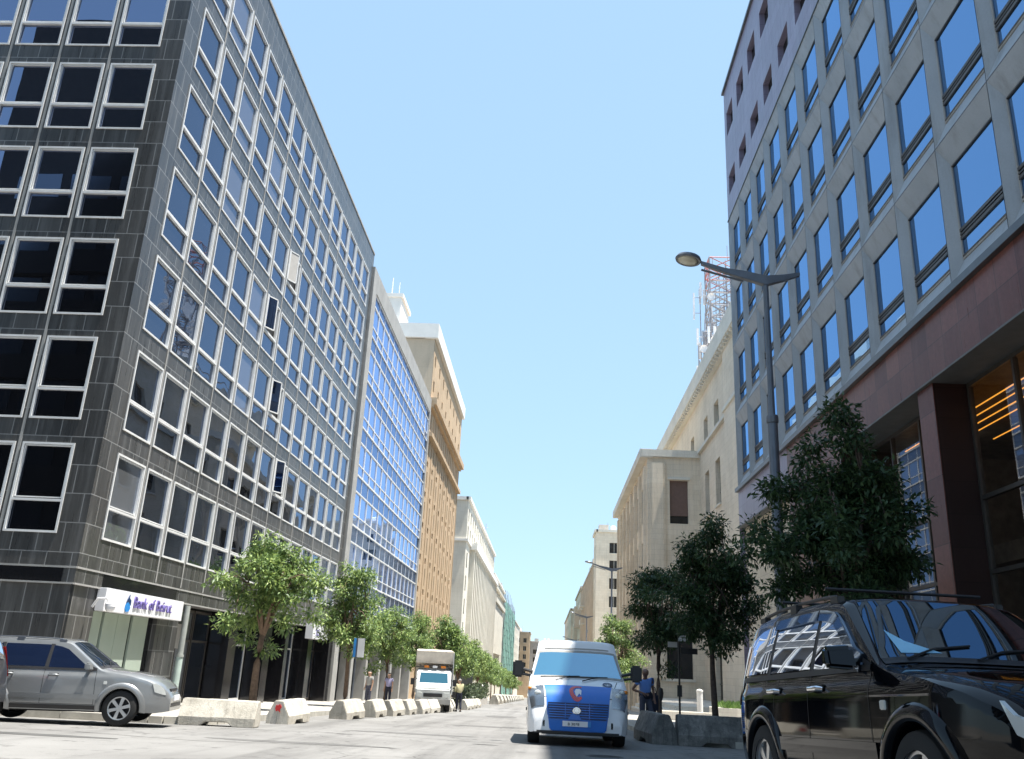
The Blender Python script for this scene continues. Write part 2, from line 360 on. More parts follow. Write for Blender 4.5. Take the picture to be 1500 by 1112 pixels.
M['p_grey'] = paint('charcoal_car_paint', (.05, .05, .055), .4, .35)
M['p_white'] = paint('white_van_paint', (.74, .75, .77), 0, .35)
M['p_blue'] = paint('blue_van_paint', (.006, .15, .60), 0, .4, .5)
M['p_truck'] = paint('white_truck_paint', (.68, .69, .67), 0, .5, .3)
M['box_panel'] = plain('dusty_cream_box', (.68, .62, .53), .75, var=.2, scale=2)
M['carglass'] = glassmat('tinted_car_glass', (.85, .9, 1), (.004, .005, .006), .11, 1.0, .0, rough=.005, wave=.0)
M['carglass_b'] = glassmat('tinted_blue_glass', (.6, .75, 1), (.008, .015, .04), .12, 1.0, .0, rough=.01, wave=.0)
M['screen'] = glassmat('dark_windscreen_glass', (.8, .9, 1), (.003, .004, .005), .035, .30, .0, rough=.005, wave=.0)
M['vanglass'] = glassmat('van_windscreen_glass', (.42, .66, .85), (.04, .13, .18), .12, .5, .0, rough=.02, wave=.015)
M['tyre'] = plain('tyre_rubber', (.018, .018, .018), .85, var=.2)
M['rim'] = plain('alloy_rim', (.55, .56, .57), .3, .8)
M['chrome'] = plain('chrome', (.7, .7, .72), .12, 1.0, var=.02)
M['plastic'] = plain('black_plastic', (.022, .022, .024), .5)
M['lampglass'] = plain('headlamp_lens', (.62, .64, .62), .08, .1, coat=1)
M['lamp_in'] = plain('headlamp_reflector', (.3, .31, .32), .2, .9)
M['orange'] = plain('amber_lens', (.8, .25, .03), .2)
M['red'] = plain('red_lens', (.6, .02, .015), .2, coat=1)
M['redpaint'] = plain('red_paint', (.55, .03, .03), .6)
M['skin'] = plain('brown_skin', (.20, .105, .07), .5)
M['skin2'] = plain('light_skin', (.42, .26, .18), .5)
M['shirt_blue'] = plain('light_blue_shirt', (.14, .28, .66), .8)
M['navy'] = plain('navy_cloth', (.015, .018, .035), .85)
M['slate_cloth'] = plain('slate_trousers', (.07, .075, .11), .85)
M['cream_cloth'] = plain('cream_shirt', (.46, .42, .25), .85)
M['lilac'] = plain('lilac_shirt', (.36, .34, .52), .85)
M['hair'] = plain('dark_hair', (.02, .016, .013), .7)
M['grey_hair'] = plain('grey_hair', (.22, .2, .18), .7)
M['deflector'] = glassmat('smoked_deflector', (.5, .6, .75), (.003, .003, .004), .06, .6, .0, rough=.02, wave=.0)
M['dash_reflect'] = plain('pale_blue_dash_reflection', (.25, .5, .7), .5)

# ------------------------------------------------------------------ camera, sky, sun
cam = bpy.data.cameras.new('camera'); co = bpy.data.objects.new('camera', cam); C.objects.link(co)
f, pitch, roll, yaw = 1264.1, 0.32212, 0.04885, -0.05232
cp, sp = math.cos(pitch), math.sin(pitch)
fw = Vector((math.sin(yaw)*cp, math.cos(yaw)*cp, sp)); rr = Vector((math.cos(yaw), -math.sin(yaw), 0)); uu = rr.cross(fw)
r2 = rr*math.cos(roll)+uu*math.sin(roll); u2 = -rr*math.sin(roll)+uu*math.cos(roll)
co.matrix_world = Matrix(((r2.x, u2.x, -fw.x, 0), (r2.y, u2.y, -fw.y, 0), (r2.z, u2.z, -fw.z, 0), (0, 0, 0, 1)))
cam.sensor_fit = 'HORIZONTAL'; cam.sensor_width = 36; cam.lens = f/1500*36; cam.clip_end = 3000; cam.clip_start = .05
sc = bpy.context.scene; sc.camera = co
def proj(p):
    p = Vector(p); w = p.dot(fw); return 750+f*p.dot(r2)/w, 556-f*p.dot(u2)/w
SUN = Vector((.27, -.045, 1)).normalized()
sun = bpy.data.lights.new('sun', 'SUN'); sun.energy = 4.2; sun.angle = math.radians(.5); sun.color = (1, .955, .88)
so = bpy.data.objects.new('sun', sun); C.objects.link(so); so.rotation_euler = SUN.to_track_quat('Z', 'Y').to_euler()
w = bpy.data.worlds.new('World'); sc.world = w; w.use_nodes = True; nt = w.node_tree
sky = nt.nodes.new('ShaderNodeTexSky'); sky.sky_type = 'NISHITA'; sky.sun_disc = False
sky.sun_elevation = math.asin(SUN.z); sky.sun_rotation = math.atan2(SUN.x, SUN.y); sky.altitude = 30; sky.air_density = 1.0; sky.dust_density = .25; sky.ozone_density = 2.2
gm = node(nt, 'ShaderNodeGamma', Gamma=.3); nt.links.new(sky.outputs[0], gm.inputs[0])   # gamma flattens the sky's brightness range
bg = nt.nodes['Background']; nt.links.new(mix(nt, 1.0, gm.outputs[0], (1.04, 1.385, 1.68), 'MULTIPLY'), bg.inputs[0]); bg.inputs[1].default_value = .15
sc.view_settings.view_transform = 'Standard'; sc.view_settings.look = 'None'; sc.view_settings.exposure = 1.52; sc.view_settings.gamma = 1

# ------------------------------------------------------------------ ground, road, pavements
def sheet(name, pts, dz, mat, thick=0):
    """a sheet (or raised slab) lying on the sloping street"""
    mb = MB(); top = [(x, y, GZ(y)+dz) for x, y in pts]; n = len(top)
    mb.add(top, [tuple(range(n))])
    if thick: mb.add(top+[(x, y, z-thick) for x, y, z in top], [(i, (i+1) % n, n+(i+1) % n, n+i) for i in range(n)])
    return tag(mb.build(name, mat), kind='structure')
sheet('ground', [(-500, -120), (500, -120), (500, 900), (-500, 900)], -.008, M['ground'])
sheet('road', [(-60, -40), (40, -40), (40, 19.9), (7.0, 23.9), (7.0, 620), (-9.9, 620), (-9.9, 20.7), (-60, 20.7)], 0, M['asphalt'])
def arc(cx, cy, r, a0, a1, n=6): return [(cx+r*math.cos(math.radians(a0+(a1-a0)*i/n)), cy+r*math.sin(math.radians(a0+(a1-a0)*i/n))) for i in range(n+1)]
LK = -7.9
M['tar'] = asphalt('tar_patch', (.085, .083, .08), (.13, .128, .122))
M['asphalt2'] = asphalt('newer_asphalt', (.12, .117, .113), (.17, .166, .16))
def blob(cx, cy, rx, ry, seed, n=18):
    R_ = random.Random(seed); return [(cx+rx*math.cos(t)*R_.uniform(.8, 1.1), cy+ry*math.sin(t)*R_.uniform(.8, 1.1)) for t in [2*math.pi*k/n for k in range(n)]]
for k, (cx, cy, rx, ry, m_) in enumerate(((-3.2, 22.5, 1.6, .35, 'asphalt2'), (-1.8, 30, 1.4, .5, 'asphalt2'), (-4.5, 16.8, 1.7, .28, 'asphalt2'), (-9, 15.3, 2.2, .25, 'tar'), (-2, 44, .8, 2.2, 'asphalt2'), (1.5, 60, .7, 5, 'asphalt2'), (-1.2, 19.4, .28, .12, 'tar'), (.2, 36, .3, 1.5, 'tar'))):
    sheet('road_patch', blob(cx, cy, rx, ry, k), .004, M[m_])
def crack(pts, w, seed):
    R_ = random.Random(seed); P = []
    for (a, b) in zip(pts[:-1], pts[1:]):
        for i in range(8): t = i/8; P.append((a[0]+(b[0]-a[0])*t+R_.uniform(-.04, .04), a[1]+(b[1]-a[1])*t+R_.uniform(-.06, .06)))
    P.append(pts[-1]); mb = MB()
    for (x, y), (u, v) in zip(P[:-1], P[1:]): mb.quad((x, y-w, GZ(y-w)+.005), (u, v-w, GZ(v-w)+.005), (u, v+w, GZ(v+w)+.005), (x, y+w, GZ(y+w)+.005))
    tag(mb.build('road_crack', M['tar']), kind='structure')
crack([(-12, 16.2), (-8.5, 16.6), (-6, 15.9), (-3.6, 16.5)], .018, 1); crack([(-7.2, 20.3), (-4, 20.9), (-1, 20.2), (2.5, 20.6)], .02, 2); crack([(-5, 27.5), (-2.4, 27.2), (1.2, 27.9)], .025, 3); crack([(-5, 36), (0, 36.6), (3, 36.1)], .03, 4)
def kerbed(name, kname, poly, kpath):
    sheet(name, poly, .15, M['paving'], .15)
    mb = MB()
    for a, b in zip(kpath[:-1], kpath[1:]):
        a, b = Vector((*a, 0)), Vector((*b, 0)); d = (b-a); L = d.length; d.normalize(); nn = Vector((d.y, -d.x, 0)); k = max(1, int(L/1.0))
        if L > 60: k = int(L/4)
        for i in range(k):
            p, q = a+d*(L*i/k+.006), a+d*(L*(i+1)/k-.006); o = random.uniform(-.006, .006)
            v = [p-nn*.14, q-nn*.14, q+nn*(.012+o), p+nn*(.012+o)]
            mb.hexa([(t.x, t.y, GZ(t.y)-.02) for t in v]+[(t.x, t.y, GZ(t.y)+.156+o*.5) for t in v])
    tag(mb.build(kname, M['kerb']), kind='structure')
kerbed('pavement_left', 'kerb_left', [(-60, 21.1)]+[(x, y) for x, y in arc(LK-1.2, 22.3, 1.2, -90, 0)]+[(LK, 620), (LX-6, 620), (LX-6, 40), (-60, 40)], [(LK, 400), (LK, 22.3)]+arc(LK-1.2, 22.3, 1.2, 0, -90)[1:]+[(-40, 21.1)])
kerbed('pavement_right', 'kerb_right', [(40, 22.6)]+[(6.6, 22.6)]+[(3.9, 24.4)]+[(3.3, 26), (3.3, 56), (4.9, 60), (4.9, 620), (30, 620), (40, 60)], [(14, 22.6), (6.6, 22.6), (3.9, 24.4), (3.3, 26), (3.3, 56), (4.9, 60), (4.9, 400)])
kerbed('pavement_near', 'kerb_near', [(8.2, -30), (8.2, 18.6), (RX+3, 18.6), (RX+3, -30)], [(8.2, 18.6), (8.2, -20)])
tag(MB().build('x', M['ground']), kind='structure') if False else None

# ------------------------------------------------------------------ windows
def fill(b, fac, cells, framemesh, panemesh, restbuild, name='window', cap=100, mats=None):
    """cells: (u,z[,variant]); the nearest `cap` are parts with a pane sub-part, the rest one stuff part"""
    off = wl(b); cells = sorted(cells, key=lambda c: fac.P(c[0], c[1]).length)
    for c in cells[:cap]:
        o = link(name, framemesh, b, fac.P(c[0], c[1])-off); link('pane', panemesh, o)
    if len(cells) > cap: tag(restbuild(cells[cap:]), kind='stuff')

# ---- LEFT 1: black granite office block --------------------------------------------------
def office_black():
    b = empty('office_building', (LX-4, 37, GZ(37)), 'black granite corner office block with rows of white framed windows, bank on its ground floor', 'building')
    Y0, Y1, ZT = 22.84, 52.5, 26.1; D = 20
    side = Fac((LX, Y0, 0), (0, 1, 0), (1, 0, 0)); front = Fac((LX, Y0, 0), (-1, 0, 0), (0, -1, 0))
    rows = [2.87+3.167*i for i in range(7)]
    WS, WF, H = 1.79, 1.49, 2.48
    sc_ = [.97+1.99*i for i in range(14)]; fc = [.74+1.695*i for i in range(11)]
    cs = [(u, z) for u in sc_ for z in rows]; cf = [(u, z) for u in fc for z in rows]
    mb = MB()
    side.wall(mb, 0, Y1-Y0, 1.58, ZT, [(u, u+WS, z, z+H) for u, z in cs], .14)
    front.wall(mb, 0, D, 1.58, ZT, [(u, u+WF, z, z+H) for u, z in cf], .14)
    # roof, back and far end
    mb.quad((LX, Y0, ZT), (LX, Y1, ZT), (LX-D, Y1, ZT), (LX-D, Y0, ZT)); mb.quad((LX, Y1, -3), (LX, Y1, ZT), (LX-D, Y1, ZT), (LX-D, Y1, -3)); mb.quad((LX-D, Y0, -3), (LX-D, Y0, ZT), (LX-D, Y1, ZT), (LX-D, Y1, -3))
    # lower walls: solid corner, bank bay, then deep open shopfronts
    front.wall(mb, 0, D, -3, 1.58, [], .1, d=-.06)
    side.wall(mb, 0, 1.45, -3, 1.58, [], .1, d=-.06)
    mb.quad(side.P(0, 1.58, 0), side.P(29.66, 1.58, 0), side.P(29.66, 1.58, -2.2), side.P(0, 1.58, -2.2))
    b_wall = mb.build('wall', M['granite'], b)
    for u0, u1 in ((5.6, 7.3), (12.4, 13.3), (17.0, 17.9), (20.2, 20.7), (24.4, 25.2), (29.0, 29.66)): g = MB(); side.box(g, u0, u1, -3, 1.578, -.9, -.06); g.build('pier', M['granite_smooth'] if u0 > 6 else M['granite'], b)
    c = MB(); side.box(c, -.02, Y1-Y0, ZT, ZT+.12, -.4, .04); front.box(c, -.02, D, ZT, ZT+.12, -.4, .04); c.build('coping', M['conc_grey'], b)
    c = MB(); side.box(c, 0, Y1-Y0, 1.97, 2.02, -.05, .02); front.box(c, 0.0, D, 1.97, 2.02, -.05, .02); front.box(c, 0.0, D, 1.555, 1.6, -.05, .02); side.box(c, 0.02, Y1-Y0, 1.555, 1.6, -.05, .02)
    c.build('ledge', M['conc_grey'], b)
    c = MB(); front.box(c, .35, D, 1.60, 1.97, -.05, .008); side.box(c, 1.5, 6.6, 1.60, 1.97, -.05, .008); c.build('dark_band', M['granite_smooth'], b)
    # recessed vertical joints between the windows
    def wmesh(fac, W, mats, variant=0):
        m = MB(); fr = .058; p = .03; 
        for a in ((0, fr, 0, H), (W-fr, W, 0, H), (fr, W-fr, 0, fr), (fr, W-fr, H-fr, H), (fr, W-fr, .85, .85+.06)): fac.box(m, *a, -.07, p, 0, True)
        i = fr+.012
        for a in ((i, i+.03, .94, H-i), (W-i-.03, W-i, .94, H-i), (i+.03, W-i-.03, H-i-.03, H-i), (i+.03, W-i-.03, .94, .97)): fac.box(m, *a, -.085, .005, 0, True)
        q = MB()
        if variant == 0: fac.rect(q, fr, W-fr, fr, H-fr, -.06, 0, True)
        elif variant == 1:
            fac.rect(q, fr, W-fr, fr, .86, -.06, 0, True); q.quad(fac.V(fr, .95, .02), fac.V(fr, H-fr, .02), fac.V(fr+.5, H-fr, .3), fac.V(fr+.5, .95, .3), 3)
            fac.box(q, fr, W-fr, .95, H-fr, -.9, -.12, 1, True)
            def bar(a, c, z0, z1):
                k = lambda t: (fr+.5*t, .02+.28*t); (ua, da), (uc, dc) = k(a), k(c)
                q.hexa([fac.V(ua, z0, da-.02), fac.V(uc, z0, dc-.02), fac.V(uc, z0, dc+.02), fac.V(ua, z0, da+.02), fac.V(ua, z1, da-.02), fac.V(uc, z1, dc-.02), fac.V(uc, z1, dc+.02), fac.V(ua, z1, da+.02)], 2)
            bar(0, 1, .95, 1.0); bar(0, 1, H-fr-.05, H-fr); bar(0, .08, .95, H-fr); bar(.92, 1, .95, H-fr)
        return m.mesh('window', M['alu']), q.mesh('pane', mats)
    fm, pm = wmesh(side, WS, M['pane_dark']); fo, po = wmesh(side, WS, [M['pane_dark'], M['black'], M['alu'], M['conc']], 1); po2 = po.copy(); po2.materials[3] = M['pane_front']; ff, pf = wmesh(front, WF, M['pane_front'])  # first open sash is pale: its lit inner face put into the colour
    allc = [('s', u, z) for u, z in cs]+[('f', u, z) for u, z in cf]
    P = lambda c: (side if c[0] == 's' else front).P(c[1], c[2])
    allc.sort(key=lambda c: P(c).length + (1000 if proj(P(c))[0] < -60 else 0))
    opens = []
    for px in ((428, 398), (393, 468), (403, 592), (408, 700)):
        best = min(cs, key=lambda c: (proj(side.P(c[0]+.9, c[1]+1.6))[0]-px[0])**2+(proj(side.P(c[0]+.9, c[1]+1.6))[1]-px[1])**2); opens.append(('s', *best))
    allc.sort(key=lambda c: c not in opens)
    off = wl(b)
    for c in allc[:100]:
        if c in opens: o = link('window', fo, b, P(c)-off); tag(link('pane', po if c == opens[0] else po2, o), 'pane swung open over a dark room')
        elif c[0] == 's': o = link('window', fm, b, P(c)-off); link('pane', pm, o)
        else: o = link('window', ff, b, P(c)-off); link('pane', pf, o)
    r = MB()
    for c in allc[100:]:
        me = (fm, pm) if c[0] == 's' else (ff, pf); L = P(c)
        for k, m in enumerate(me): r.add([v.co+L for v in m.vertices], [tuple(p.vertices) for p in m.polygons], (0 if k == 0 else (1 if c[0] == 's' else 2)))
    tag(r.build('window', [M['alu'], M['pane_dark'], M['pane_front']], b), kind='stuff')
    # joint lines running through the spandrels
    j = MB()
    for u in sc_[1:]: side.box(j, u-.135, u-.065, 2.05, ZT-1.6, -.05, .012)
    for u in fc[1:]: front.box(j, u-.14, u-.06, 2.05, ZT-1.6, -.05, .012)
    j.build('mullion', M['conc_grey'], b)
    # bank bay panels
    for u0, u1 in ((1.5, 2.1), (2.25, 3.05), (3.07, 3.85), (4.05, 5.1)):
        g = MB(); side.box(g, u0, u1, -1.6, .97, -.2, -.13); g.build('shopfront_panel', M['frost'], b)
    g = MB(); side.box(g, 1.45, 5.6, -3, 1.58, -.3, -.21); g.build('shopfront_backing', M['granite_smooth'], b)
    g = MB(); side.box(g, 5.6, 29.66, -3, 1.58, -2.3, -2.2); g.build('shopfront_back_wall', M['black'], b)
    for k, (u0, u1) in enumerate(((7.4, 9.2), (9.3, 10.6), (10.7, 12.3), (13.4, 15.1), (15.2, 16.9), (18.0, 20.1), (20.8, 22.5), (22.6, 24.3), (25.3, 27.1), (27.2, 28.9))):
        g = MB(); z0 = GZ(Y0+u0)+.16
        w_ = .06
        for a in ((u0, u0+w_, z0, 1.5), (u1-w_, u1, z0, 1.5), (u0+w_, u1-w_, z0, z0+.12), (u0+w_, u1-w_, 1.40, 1.5), (u0+w_, u1-w_, .35, .43)): side.box(g, *a, -.95, -.88)
        dd = g.build('glazed_door' if k % 3 != 2 else 'shop_window', M['alu'] if k in (4, 7) else M['bronze'], b)
        q = MB(); side.rect(q, u0+w_, u1-w_, z0+.12, 1.4, -.92); q.build('pane', M['pane_dark'], dd)
        if k % 3 == 0: hh = MB(); hh.tube([side.P(u1-.2, -1.2, -.85), side.P(u1-.2, -.3, -.85)], .02, 6); hh.build('handle', M['chrome'], dd)
    g = MB(); side.box(g, 7.9, 9.6, .1, .95, -.85, -.8); g.build('notice_board', M['conc_grey'], b)
    return b, side, front
B1, B1side, B1front = office_black()

def text_mesh(s, size, ext=.01):
    cu = bpy.data.curves.new('t', 'FONT'); cu.body = s; cu.size = size; cu.extrude = ext; cu.resolution_u = 3
    o = bpy.data.objects.new('t', cu); C.objects.link(o); dg = bpy.context.evaluated_depsgraph_get()
    me = bpy.data.meshes.new_from_object(o.evaluated_get(dg)); bpy.data.objects.remove(o); return me
def put_text(name, s, size, mat, parent, M4, ext=.01):
    me = text_mesh(s, size, ext); me.materials.clear(); me.materials.append(mat); me.transform(M4); me.name = name
    return link(name, me, parent)
# bank sign on the facade: a light box with raised letters and logo
sg = empty('bank_sign', (LX+.06, 26.95, 1.0), 'white light box sign reading Bank of Beirut above the pale green shopfront', 'sign')
mb = MB(); mb.box(-.1, .16, -2.7, 2.7, -.03, .60); mb.build('sign_box', M['sign_white'], sg, world=False, bevel=.01)
MT = Matrix.Translation((.175, -1.0, .17))@Matrix.Rotation(math.radians(90), 4, 'Z')@Matrix.Rotation(math.radians(90), 4, 'X')
put_text('lettering', 'Bank of Beirut', .47, M['sign_text'], sg, MT, .02)
lg = MB(); lg.prism([(-1.35+x, z) for x, z in ((-.13, .1), (-.05, .02), (.1, .04), (.17, .14), (.12, .24), (-.02, .30), (-.12, .22))], .165, .19, 'x'); lg.build('logo_base', M['sign_blue'], sg, world=False)
lg = MB(); lg.prism([(-1.35+x, z) for x, z in ((-.10, .27), (-.04, .40), (.06, .52), (.05, .42), (.16, .36), (.18, .22), (.08, .30), (0, .33))], .165, .19, 'x'); lg.build('logo_tip', M['sign_navy'], sg, world=False)
cc = empty('security_camera', (LX+.1, 24.0, .95), 'white dome security camera on a curved bracket left of the bank sign', 'camera')
mb = MB(); mb.tube([(0, -.15, .1), (.15, -.2, .32), (.4, -.2, .34), (.5, -.15, .2)], .035, 8); mb.build('bracket', M['sign_white'], cc, world=False, smooth=40)
mb = MB(); mb.sphere((.5, -.15, .1), .13); mb.lathe([(.0, .13), (.14, .12), (.14, .2), (.05, .24), (0, .24)], (.5, -.15, 0)); mb.build('dome', M['sign_white'], cc, world=False, smooth=40)
pp = empty('drainpipe', (LX+.12, 30.25, GZ(30)+.15), 'grey drainpipe with pale green lower half beside the bank sign', 'pipe')
mb = MB(); mb.tube([(0, 0, 1.6), (0, 0, 3.2)], .1, 12); mb.lathe([(.13, 1.52), (.13, 1.6), (.1, 1.6)]); mb.build('upper_pipe', M['pipe'], pp, world=False, smooth=40)
mb = MB(); mb.tube([(0, 0, 0), (0, 0, 1.52)], .115, 12); mb.build('lower_pipe', M['pipe2'], pp, world=False, smooth=40)
s2 = empty('shop_sign', (LX+.35, 47.6, .95), 'white projecting box sign half hidden behind the second street tree', 'sign')
mb = MB(); mb.box(-.3, .1, -1.6, 1.6, 0, .75); mb.build('sign_box', M['sign_white'], s2, world=False, bevel=.01)
put_text('lettering', 'LO', .5, M['sign_text'], s2, Matrix.Translation((.115, -1.0, .15))@Matrix.Rotation(math.radians(90), 4, 'Z')@Matrix.Rotation(math.radians(90), 4, 'X'))

# ---- LEFT 2: blue curtain wall ------------------------------------------------------------
def office_blue():
    b = empty('glass_office', (LX-4, 68, GZ(68)), 'office block with bright blue curtain wall in a pale concrete frame', 'building')
    Y0, Y1, ZT = 52.56, 83.0, 25.3; D = 16
    s = Fac((LX, Y0, 0), (0, 1, 0), (1, 0, 0)); L = Y1-Y0
    mb = MB(); s.box(mb, 0, 1.15, -4, ZT, -.6, .14); s.box(mb, L-.55, L, -4, ZT, -.6, .14); s.box(mb, 1.15, L-.55, 23.85, ZT, -.6, .14)
    mb.box(LX-D, LX-.6, Y0, Y1, 1.2, ZT-.1); s.box(mb, 1.15, L-.55, .95, 1.7, -.7, .1)
    for u in (5.2, 10, 15, 20, 25): s.box(mb, u, u+.7, -4, .95, -.7, .05)
    mb.build('wall', M['conc_grey'], b)
    n = 14; W = (L-1.7)/n; us = [1.15+W*i for i in range(n)]; zs = [1.72+3.19*i for i in range(7)]; H = 2.13
    def wm():
        m = MB(); fr = .06
        for a in ((0, fr, 0, H), (W-fr, W, 0, H), (fr, W-fr, 0, fr), (fr, W-fr, H-fr, H), (fr, W-fr, .66, .72)): s.box(m, *a, -.05, .06, 0, True)
        q = MB(); s.rect(q, fr, W-fr, fr, H-fr, .0, 0, True); return m.mesh('window', M['alu']), q.mesh('pane', M['pane_blue'])
    fm, pm = wm(); off = wl(b)
    for z in zs:
        for u in us: o = link('window', fm, b, s.P(u, z+.0)-off); link('pane', pm, o)
    for k, z in enumerate(zs):
        g = MB(); z0, z1 = z+H, (zs[k+1] if k < 6 else 23.85)
        for u in us: s.rect(g, u+.03, u+W-.03, z0+.03, z1-.03, .0); s.box(g, u-.03, u+.03, z0, z1, -.04, .03, 1)
        s.box(g, 1.15, L-.55, z0-.04, z0+.05, -.04, .075, 1); s.box(g, 1.15, L-.55, z1-.05, z1+.03, -.04, .075, 1)
        g.build('spandrel_band', [M['spandrel'], M['alu']], b)
    mb = MB(); s.box(mb, 1.15, L-.55, -4, .95, -2.2, -1.6); mb.build('shopfront_back_wall', M['black'], b)
    for u0, u1 in ((1.3, 5.1), (6, 9.9), (10.8, 14.9), (15.8, 19.9), (20.8, 24.9), (25.8, 29.6)):
        g = MB(); z0 = GZ(Y0+u0)+.1
        for k in range(3):
            a = u0+(u1-u0)*k/3; s.box(g, a, a+.05, z0, .9, -.75, -.68)
        s.box(g, u0, u1, .82, .9, -.75, -.68); d = g.build('shop_window', M['bronze'], b); q = MB(); s.rect(q, u0, u1, z0, .85, -.72); q.build('pane', M['pane_front'], d)
office_blue()
# blue shop sign hidden in the third tree
bs = empty('blue_shop_sign', (LX+.3, 55.5, .9), 'teal blue shop sign glimpsed through the leaves of the third street tree', 'sign')
mb = MB(); mb.box(-.1, .12, -2, 2, 0, .8); mb.build('sign_box', plain('teal_sign', (.03, .22, .32), .4), bs, world=False, bevel=.01)

# ---- LEFT 3: tan tower --------------------------------------------------------------------
def tower_tan():
    b = empty('tan_office_tower', (LX-5, 98, GZ(98)), 'tall ochre office tower with small slot windows and a white roof cornice', 'building')
    Y0, Y1 = 83.05, 113.2; L = Y1-Y0; s = Fac((LX, Y0, 0), (0, 1, 0), (1, 0, 0)); fr = Fac((LX, Y0, 0), (-1, 0, 0), (0, -1, 0)); D = 16
    n = 8; pit = L/n; holes = []; cells = []
    for i in range(n):
        u = pit*i+.9
        for k in range(8):
            z = .4+3.05*k
            holes += [(u, u+.95, z, z+.55), (u+.5, u+.95, z+.9, z+2.6)]; cells += [(u, z, .95, .55), (u+.5, z+.9, .45, 1.7)]
        for k in range(2):
            z = 26.6+2.7*k; holes += [(u+.2, u+1.0, z, z+1.2)]; cells.append((u+.2, z, .8, 1.2))
    mb = MB(); s.wall(mb, 0, L, -6, 31.9, holes, .3); mb.quad((LX-D, Y0, 31.9), (LX, Y0, 31.9), (LX, Y1, 31.9), (LX-D, Y1, 31.9)); mb.quad((LX, Y1, -6), (LX, Y1, 31.9), (LX-D, Y1, 31.9), (LX-D, Y1, -6)); mb.build('wall', M['tan'], b)
    mb = MB(); mb.box(LX-D, LX-.02, Y0-.02, Y0+.6, -4, 31.9); mb.build('side_wall', M['tan_side'], b)
    mb = MB(); s.box(mb, -.3, L+.3, 31.9, 33.5, -1, .35); mb.box(LX-D, LX+.3, Y0-.35, Y0+.6, 31.95, 33.5); mb.build('roof_cornice', M['white'], b)
    mb = MB(); s.box(mb, .05, L+.4, 24.9, 25.6, -.4, .65); s.box(mb, .05, L, 24.6, 24.9, -.4, .35); mb.build('upper_ledge', M['tan'], b)
    mb = MB(); s.box(mb, -.05, L+.1, 21.55, 21.95, -.2, .45); mb.build('lower_ledge', M['tan'], b)
    mb = MB()
    for i in range(n+1): s.box(mb, max(0, pit*i-.28), min(L, pit*i+.28), -6, 24.5, -.1, .07)
    mb.build('pilasters', M['tan'], b)
    cells.sort(key=lambda c: -c[2]*c[3]/s.P(c[0], c[1]).length**2); meshes = {}; off = wl(b)
    r = MB()
    for k, c in enumerate(cells):
        if k < 100:
            key = (round(c[2], 2), round(c[3], 2))
            if key not in meshes: q = MB(); s.rect(q, 0, c[2], 0, c[3], -.27, 0, True); meshes[key] = q.mesh('window', M['dark_win'])
            link('window', meshes[key], b, s.P(c[0], c[1])-off)
        else: s.rect(r, c[0], c[0]+c[2], c[1], c[1]+c[3], -.27)
    tag(r.build('window', M['dark_win'], b), kind='stuff')
    mb = MB(); mb.box(-18.6, -16.6, 84, 89, 33.5, 36.9); mb.box(-18.8, -16.4, 83.8, 89.2, 36.9, 37.3); mb.build('roof_plant_room', M['white'], b)
    mb = MB(); mb.tube([(-17.9, 85, 37.3), (-17.9, 85, 39.6)], .07, 6); mb.tube([(-17.2, 85.4, 37.3), (-17.2, 85.4, 39.3)], .05, 6); mb.build('roof_mast', M['antenna'], b)
tower_tan()

